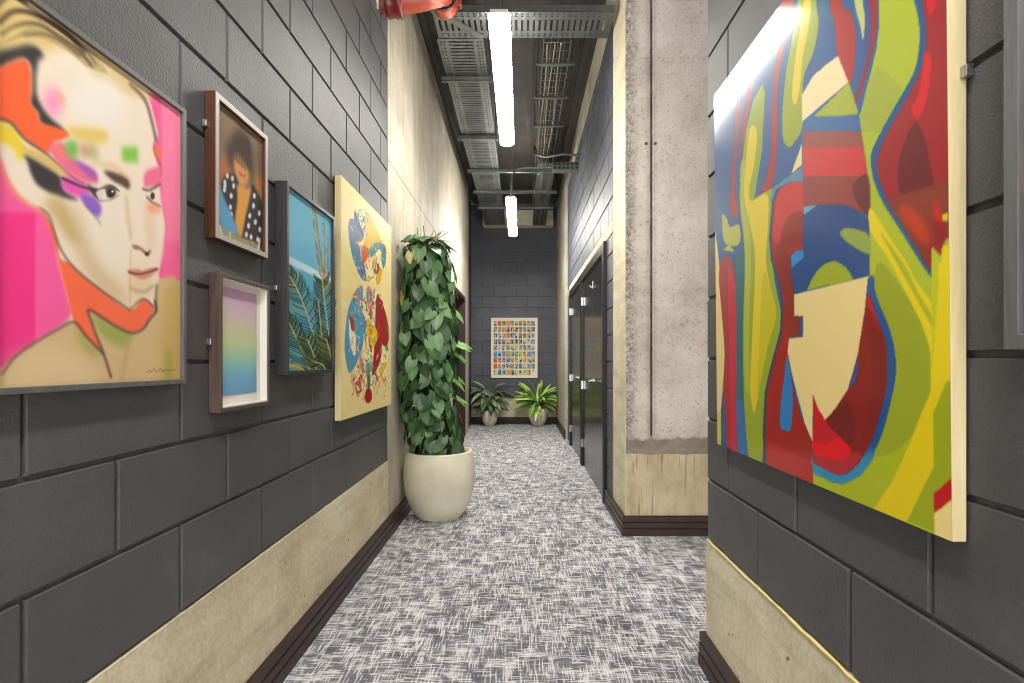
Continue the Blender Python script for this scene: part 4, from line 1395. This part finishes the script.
def tall_plant():
    c = (-0.646, 4.06, 0.0)
    t = thing('climbing_potted_plant', 'tall heart leaved climber on a pole in large cream round pot', 'potted plant', c)
    pot(t, c, [(0.15, 0.0), (0.178, 0.012), (0.238, 0.11), (0.270, 0.22), (0.281, 0.33), (0.276, 0.43), (0.256, 0.52)], 0.226, 0.49)
    MB().tube([(c[0], c[1], 0.44), (c[0] - .10, c[1] - .05, 2.1)], 0.045, 14).build('moss_pole', Mat('mossy_pole', (74, 62, 40), 0.95).m, t)
    rnd = random.Random(3)
    V, Fc, K = [], [], []
    st = MB()
    G = [(62, 96, 56), (74, 110, 66), (52, 84, 50), (88, 124, 80), (64, 102, 56), (106, 140, 98), (44, 72, 42)]
    n = 580
    for k in range(n):
        f = (k + .5) / n
        z = 0.52 + f * 1.66
        th = k * 2.399963 + rnd.uniform(-.3, .3)
        R = 0.185 + 0.03 * math.exp(-((f - .45) / .3) ** 2) + rnd.uniform(-.05, .035)
        if f > .93:
            R *= .75
        if f < .06:
            R = min(R, .2)
        out = Vector((math.cos(th), math.sin(th), 0))
        b = Vector((c[0] - .10 * min(1, f * 4), c[1] - .07 * min(1, f * 4), z)) + out * R
        L = rnd.uniform(.080, .135) * (1.0 if f > .3 else .85)
        roll = rnd.gauss(0, .45)
        side = Vector((-out.y, out.x, 0))
        tip = (Vector((0, 0, -1)) * math.cos(roll) + side * math.sin(roll) + out * rnd.uniform(.0, .5)).normalized()
        nrm = (out + Vector((0, 0, rnd.uniform(.15, .75))) + side * rnd.gauss(0, .3)).normalized()
        if f > .95:
            tip = (out * .8 + Vector((0, 0, rnd.uniform(-.7, .5))) + side * rnd.gauss(0, .5)).normalized()
            nrm = Vector((out.x * .5, out.y * .5, 1))
        rgb = rnd.choice(G)
        if rnd.random() < .018:
            rgb = rnd.choice([(196, 190, 96), (206, 196, 130), (150, 170, 70)])
        if f > .95 and rnd.random() < .25:
            rgb = (190, 184, 100)
        end = b + tip * L
        push = max(0.0, (WL + 0.012) - min(b.x, end.x) + (L * .22 if abs(out.x) < .8 else 0.01))
        if out.x < 0 and push > 0:
            b.x += push
        leaf_mesh(V, Fc, K, b, tip, nrm, L, L * rnd.uniform(.82, 1.0), True, rnd.uniform(.05, .25), rgb)
        if k % 2 == 0:
            m = Vector((c[0] + out.x * .04, c[1] + out.y * .04, z - .05))
            st.tube([m, (m + b) / 2 + Vector((0, 0, .03)), b], .0028, 5, caps=False)
    # a few side shoots on the corridor side
    for z, L in ((1.36, .17), (1.30, .16), (1.10, .15), (1.62, .14), (0.95, .15)):
        for q in range(2):
            b = Vector((c[0] + .10, c[1] - .06 + q * .06, z + q * .02))
            tip = Vector((.75, rnd.uniform(-.3, .2), rnd.uniform(-.6, -.1))).normalized()
            leaf_mesh(V, Fc, K, b, tip, (.2, -.5, .9), L, L * .42, False, .25, (104, 150, 74))
    V = [Vector((max(p.x, WL + .008), p.y, p.z)) for p in V]
    leaves_obj('foliage', V, Fc, K, t)
    for k in range(9):
        a = rnd.uniform(0, 6.28)
        p = Vector((c[0] - .09 + .06 * math.cos(a), c[1] - .05 + .06 * math.sin(a), 2.05))
        st.tube([p, p + Vector((rnd.uniform(-.05, .07), rnd.uniform(-.05, .05), .1)), p + Vector((rnd.uniform(-.1, .14), rnd.uniform(-.06, .06), rnd.uniform(.16, .26)))], .003, 5)
    st.build('stem', Mat('brown_green_stem', (96, 84, 50), 0.7).m, t)


tall_plant()


def small_plant(c, name, label, prof, soil, cols, spec):
    t = thing(name, label, 'potted plant', c)
    pot(t, c, prof, soil[0], soil[1])
    rnd = random.Random(spec['seed'])
    V, Fc, K = [], [], []
    st = MB()
    z0 = soil[1]
    for k in range(spec['n']):
        th = k * 2.399963 + rnd.uniform(-.3, .3)
        el = rnd.uniform(*spec['el'])
        out = Vector((math.cos(th), math.sin(th) * .85, 0))
        Ls = rnd.uniform(*spec['stem'])
        b0 = Vector((c[0], c[1], z0)) + out * .03
        b1 = b0 + (out * math.cos(el) + Vector((0, 0, math.sin(el)))) * Ls
        b1.y = min(b1.y, YE - .09)
        st.tube([b0, (b0 + b1) / 2 + Vector((0, 0, .02)), b1], .004, 5, caps=False)
        ea = el - rnd.uniform(*spec['bend'])
        tip = out * math.cos(ea) + Vector((0, 0, math.sin(ea)))
        nrm = Vector((-out.x * math.sin(ea), -out.y * math.sin(ea), math.cos(ea))) + Vector((rnd.gauss(0, .3), -.45, .2))
        L = rnd.uniform(*spec['L'])
        rgb = rnd.choice(cols)
        end = b1 + tip * L
        lim = YE - 0.05
        if end.y > lim or b1.y > lim:
            tip.y -= max(end.y, b1.y) - lim
            tip.y *= .4
            b1.y = min(b1.y, lim - .05)
        leaf_mesh(V, Fc, K, b1, tip, nrm, L, L * spec['w'], False, spec['droop'] * rnd.uniform(.6, 1.3), rgb, fold=.25)
    V = [Vector((min(max(p.x, -0.95), 0.67), min(p.y, YE - .04), max(p.z, .02))) for p in V]
    leaves_obj('foliage', V, Fc, K, t)
    st.build('stem', Mat('green_stem', (92, 110, 60), 0.6).m, t)


small_plant((-0.605, 9.86, 0), 'dark_leaf_potted_plant', 'dark drooping leaf plant in smaller cream pot against the end wall', [(0.085, 0.0), (0.10, .012), (0.138, .08), (0.152, .15), (0.148, .22), (0.132, .285)], (0.112, 0.262),
            [(92, 126, 92), (110, 142, 104), (78, 108, 80), (132, 124, 106), (160, 184, 146), (100, 130, 82)],
            dict(seed=5, n=70, el=(.75, 1.52), stem=(.12, .50), bend=(.7, 1.9), L=(.20, .33), w=.46, droop=.25))
small_plant((0.33, 9.86, 0), 'lime_leaf_potted_plant', 'bright lime arching leaf plant in larger cream pot against the end wall', [(0.095, 0.0), (0.112, .012), (0.160, .10), (0.186, .19), (0.190, .27), (0.176, .33)], (0.152, 0.305),
            [(176, 214, 104), (206, 234, 136), (150, 196, 88), (220, 244, 160), (124, 172, 72), (190, 222, 116)],
            dict(seed=9, n=74, el=(.6, 1.52), stem=(.10, .34), bend=(.3, 1.2), L=(.26, .40), w=.28, droop=.22))


# ------------------------------------------------------------------ lamps and services under the ceiling
LX, LZ = -0.125, CZ + 1.95


def batten(y0, y1, label, lamp='lamp'):
    t = thing('batten_lamp', label, 'ceiling lamp', (LX, (y0 + y1) / 2, LZ), group='batten lamps down the corridor')
    w, n = 0.064, 12
    prof = [(-w, 0.034)] + [(-w * math.cos(a), 0.026 - 0.026 * math.sin(a)) for a in [math.pi * k / n for k in range(n + 1)]] + [(w, 0.034)]
    vs = [(LX + px, y, LZ + pz) for y in (y0 + .012, y1 - .012) for px, pz in prof]
    m = len(prof)
    mb = MB().add(vs, [(k, k + 1, m + k + 1, m + k) for k in range(m - 1)] + [tuple(range(m)), tuple(range(m, 2 * m))])
    mb.build('diffuser', M[lamp], t)
    MB().box(LX - w + .012, LX + w - .012, y0 + .012, y1 - .012, LZ + 0.0345, LZ + 0.06).build('housing', M['white_plastic'], t, bevel=.004)
    for y in (y0 + .2, y1 - .45):
        MB().tube([(LX, y, LZ + .055), (LX, y, HC + .01)], .003, 6).build('suspension_wire', M['galv'], t)


batten(2.90, 4.64, 'nearer lit white batten lamp hanging above the corridor')
batten(6.17, 7.98, 'farther lit white batten lamp hanging before the end wall', 'lamp_boosted')
batten(-0.55, 1.2, 'lit white batten lamp hanging overhead between the framed pictures')


def sheet_metal(xs, ys, hole, z, mb, th=0.002, swap=False):
    """Perforated plate: grid of cells, skipping holes."""
    for i in range(len(xs) - 1):
        j0 = None
        for j in range(len(ys)):
            solid = j < len(ys) - 1 and not hole(i, j)
            if solid and j0 is None:
                j0 = j
            if not solid and j0 is not None:
                a = (xs[i], xs[i + 1], ys[j0], ys[j])
                mb.box(*(a if not swap else (a[2], a[3], a[0], a[1])), z, z + th)
                j0 = None
    return mb


def tray(mb, a0, a1, b0, b1, z, swap=False, flange=0.05):
    """Cable tray across a, running along b; slotted floor and two flanges with a line of small slots."""
    w = a1 - a0
    xs = [a0, a0 + .02, a0 + .032, a0 + .045, a0 + .057, a0 + .09, a1 - .09, a1 - .057, a1 - .045, a1 - .032, a1 - .02, a1]
    ys, pitch = [b0], .0
    b = b0 + .03
    while b < b1 - .05:
        ys += [b, b + .018]
        b += .045
    ys.append(b1)
    sheet_metal(xs, ys, lambda i, j: j % 2 == 1 and i in (1, 3, 5, 7, 9), z, mb, swap=swap)
    for e in (a0, a1 - .002):
        q = (e, e + .002, b0, b1)
        mb.box(*(q if not swap else (q[2], q[3], q[0], q[1])), z, z + flange)
        for lip in (e - .010 if e > a0 else e, ):
            q = (lip, lip + .012, b0, b1)
            mb.box(*(q if not swap else (q[2], q[3], q[0], q[1])), z + flange, z + flange + .002)


TZ = CZ + 2.6
mb = MB()
tray(mb, -0.68, -0.30, 4.12, 9.7, TZ)
tag(mb.build('cable_tray', M['galv']), 'long perforated galvanised cable tray running left of the lamps', 'cable tray')
mb = MB()
tray(mb, 3.80, 4.11, -0.66, 0.70, TZ, swap=True)
mb.add([(-0.68, 3.80, TZ + .004), (-0.62, 3.76, TZ + .004), (-0.27, 4.10, TZ + .004), (-0.33, 4.12, TZ + .004),
        (-0.68, 3.80, TZ - .002), (-0.62, 3.76, TZ - .002), (-0.27, 4.10, TZ - .002), (-0.33, 4.12, TZ - .002)],
       [(0, 1, 2, 3), (4, 7, 6, 5), (0, 4, 5, 1), (1, 5, 6, 2), (2, 6, 7, 3), (3, 7, 4, 0)])
tag(mb.build('cable_tray', M['galv']), 'slotted galvanised cable tray crossing above the nearer lamp', 'cable tray')
mb = MB()
tray(mb, 0.22, 0.46, 6.7, 9.75, TZ)
tag(mb.build('cable_tray', M['galv_dark']), 'dull galvanised cable tray right of the farther lamp', 'cable tray')

# wire basket on the right with its hangers and cables
mb = MB()
for x in (0.20, 0.26, 0.32, 0.38, 0.44):
    mb.tube([(x, 4.4, CZ + 2.78), (x, 9.4, CZ + 2.78)], .003, 5)
y = 4.45
while y < 9.4:
    mb.tube([(0.20, y, CZ + 2.84), (0.20, y, CZ + 2.777), (0.44, y, CZ + 2.777), (0.44, y, CZ + 2.84)], .003, 5)
    y += .12
for x in (0.20, 0.44):
    mb.tube([(x, 4.4, CZ + 2.84), (x, 9.4, CZ + 2.84)], .003, 5)
tag(mb.build('wire_basket_tray', M['galv']), 'wire basket cable tray under the deck, right of the lamps', 'cable tray')
for i, (x0, lab) in enumerate(((0.23, 'cream cable at the lamp side of the wire basket'), (0.29, 'cream cable in the middle of the wire basket'), (0.36, 'cream cable at the wall side of the wire basket'))):
    pts = [(x0 + .012 * math.sin(k * .9 + i * 2), 4.5 + k * .35, CZ + 2.794 + .003 * math.sin(k * 2.1 + i)) for k in range(14)]
    tag(MB().tube(pts, .007, 7).build('cable', M['cable_cream']), lab, 'cable', group='cables in the wire basket')


def strut(y, x0, x1, h, label):
    t = thing('strut_hanger', label, 'support rail', ((x0 + x1) / 2, y, CZ + h), group='strut rails holding the trays')
    mb = MB().box(x0, x1, y - .02, y + .02, CZ + h, CZ + h + .003)
    mb.box(x0, x1, y - .02, y - .017, CZ + h, CZ + h + .04).box(x0, x1, y + .017, y + .02, CZ + h, CZ + h + .04)
    mb.build('rail', M['galv'], t)
    for x in (x0 + .03, x1 - .03):
        MB().tube([(x, y, CZ + h - .02), (x, y, HC + .01)], .005, 6).build('threaded_rod', M['galv_dark'], t)
    return t


strut(4.66, -0.72, -0.26, 2.55, 'short galvanised strut rail beside the nearer lamp, nearest of the strut rails')
strut(5.88, -0.72, -0.26, 2.55, 'short galvanised strut rail past the far end of the nearer lamp')
strut(6.90, -0.72, 0.58, 2.55, 'wide galvanised strut rail just beyond the junction box')
strut(7.75, -0.72, 0.54, 2.55, 'wide galvanised strut rail over the farther lamp')
strut(8.55, -0.72, 0.54, 2.55, 'wide galvanised strut rail past the farther lamp, closest to the end wall')

for y, lab in ((4.75, 'thin hanger bar over the wire basket nearest the cross tray'), (5.35, 'thin hanger bar over the middle of the wire basket'), (6.0, 'thin hanger bar over the wire basket near the junction box')):
    t = thing('basket_hanger', lab, 'hanger bar', (0.32, y, CZ + 2.75), group='hanger bars of the wire basket')
    MB().box(0.14, 0.50, y - .012, y + .012, CZ + 2.755, CZ + 2.772).build('bar', M['galv'], t)
    for x in (0.16, 0.48):
        MB().tube([(x, y, CZ + 2.74), (x, y, HC + .01)], .004, 6).build('threaded_rod', M['galv_dark'], t)

t = thing('junction_box', 'pale dotted junction box high on the right wall past the nearer lamp', 'junction box', (0.6, 6.55, CZ + 2.48))
MB().box(0.40, 0.732, 6.50, 6.62, CZ + 2.44, CZ + 2.54).build('box', M['galv'], t, bevel=.003)
for i in range(6):
    for j in range(2):
        MB().tube([(0.43 + i * .055, 6.4995, CZ + 2.465 + j * .05), (0.43 + i * .055, 6.496, CZ + 2.465 + j * .05)], .012, 10).build('knockout', M['rubber'], t)
tag(MB().tube([(0.732, 6.40, CZ + 2.58), (0.55, 6.40, CZ + 2.60), (0.30, 6.42, CZ + 2.57), (0.18, 6.45, CZ + 2.62), (0.17, 6.5, CZ + 2.74)], .014, 8).build('conduit', M['galv']),
    'galvanised conduit from the right wall to the wire basket', 'conduit')
tag(MB().tube([(0.40, 6.56, CZ + 2.49), (0.05, 6.56, CZ + 2.49), (-0.06, 6.56, CZ + 2.47), (-0.115, 6.56, CZ + 2.40), (-0.125, 6.56, CZ + 2.28), (-0.125, 6.56, LZ + .062)], .011, 8).build('conduit', M['galv']),
    'bent conduit dropping from the junction box to the farther lamp', 'conduit')

# red sprinkler pipe in the upper left
pz, px_, py_ = CZ + 2.37, -0.522, 3.40
t = thing('sprinkler_pipe', 'red oxide sprinkler pipe with grooved couplings at upper left', 'pipe', (px_, py_, pz))
mb = MB().tube([(WL + .001, py_, pz), (-0.70, py_, pz + .02), (-0.63, py_, pz + .035), (-0.57, py_ + .01, pz + .06), (-0.535, py_ + .035, pz + .085), (px_, py_ + .07, pz + .10), (px_, py_ + .165, pz + .10)], 0.062, 24)
mb.tube([(px_, py_ + .05, pz + .09), (px_, py_ + .05, HC - .001)], .05, 20)
mb.build('pipe', M['red_pipe'], t)


def coupling(a, b, parent, r, mat):
    a, b = Vector(a), Vector(b)
    d = (b - a).normalized()
    L = (b - a).length
    mb = MB()
    mb.tube([a, a + d * L * .12, a + d * L * .24, b - d * L * .24, b - d * L * .12, b], [r * .82, r, r * .92, r * .92, r, r * .82], 28)
    up = Vector((0, 0, 1))
    sd = d.cross(up).normalized()
    for s_ in (-1, 1):
        q = (a + b) / 2 + sd * s_ * r * 1.06
        mb.box(q.x - .022, q.x + .022, q.y - .022, q.y + .022, q.z - .02, q.z + .02)
    c = mb.build('coupling', mat, parent)
    for s_ in (-1, 1):
        q = (a + b) / 2 + sd * s_ * r * 1.08
        MB().tube([q - up * .034, q + up * .034], .008, 8).build('bolt', M['galv_dark'], c)


coupling((-0.895, py_, pz), (-0.785, py_, pz + .003), t, .086, M['red_coupling'])
coupling((px_, py_ + .085, pz + .10), (px_, py_ + .175, pz + .10), t, .086, M['red_pipe'])
MB().tube([(px_, py_ + .07, pz + .10), (px_, py_ + .083, pz + .10)], .078, 24).build('gasket', M['rubber'], t)
mb = MB()  # white triangle added to stand for a brightly lit bit of concrete
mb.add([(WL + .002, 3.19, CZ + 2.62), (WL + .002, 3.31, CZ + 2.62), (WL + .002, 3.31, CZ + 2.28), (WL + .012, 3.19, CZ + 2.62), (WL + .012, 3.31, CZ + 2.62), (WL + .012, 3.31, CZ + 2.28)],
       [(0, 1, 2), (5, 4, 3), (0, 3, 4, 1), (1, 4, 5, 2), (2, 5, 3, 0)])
tag(mb.build('bright_wall_patch', M['white_plastic']), 'white triangular patch standing in for bright lit concrete behind the red pipe', 'lit patch')
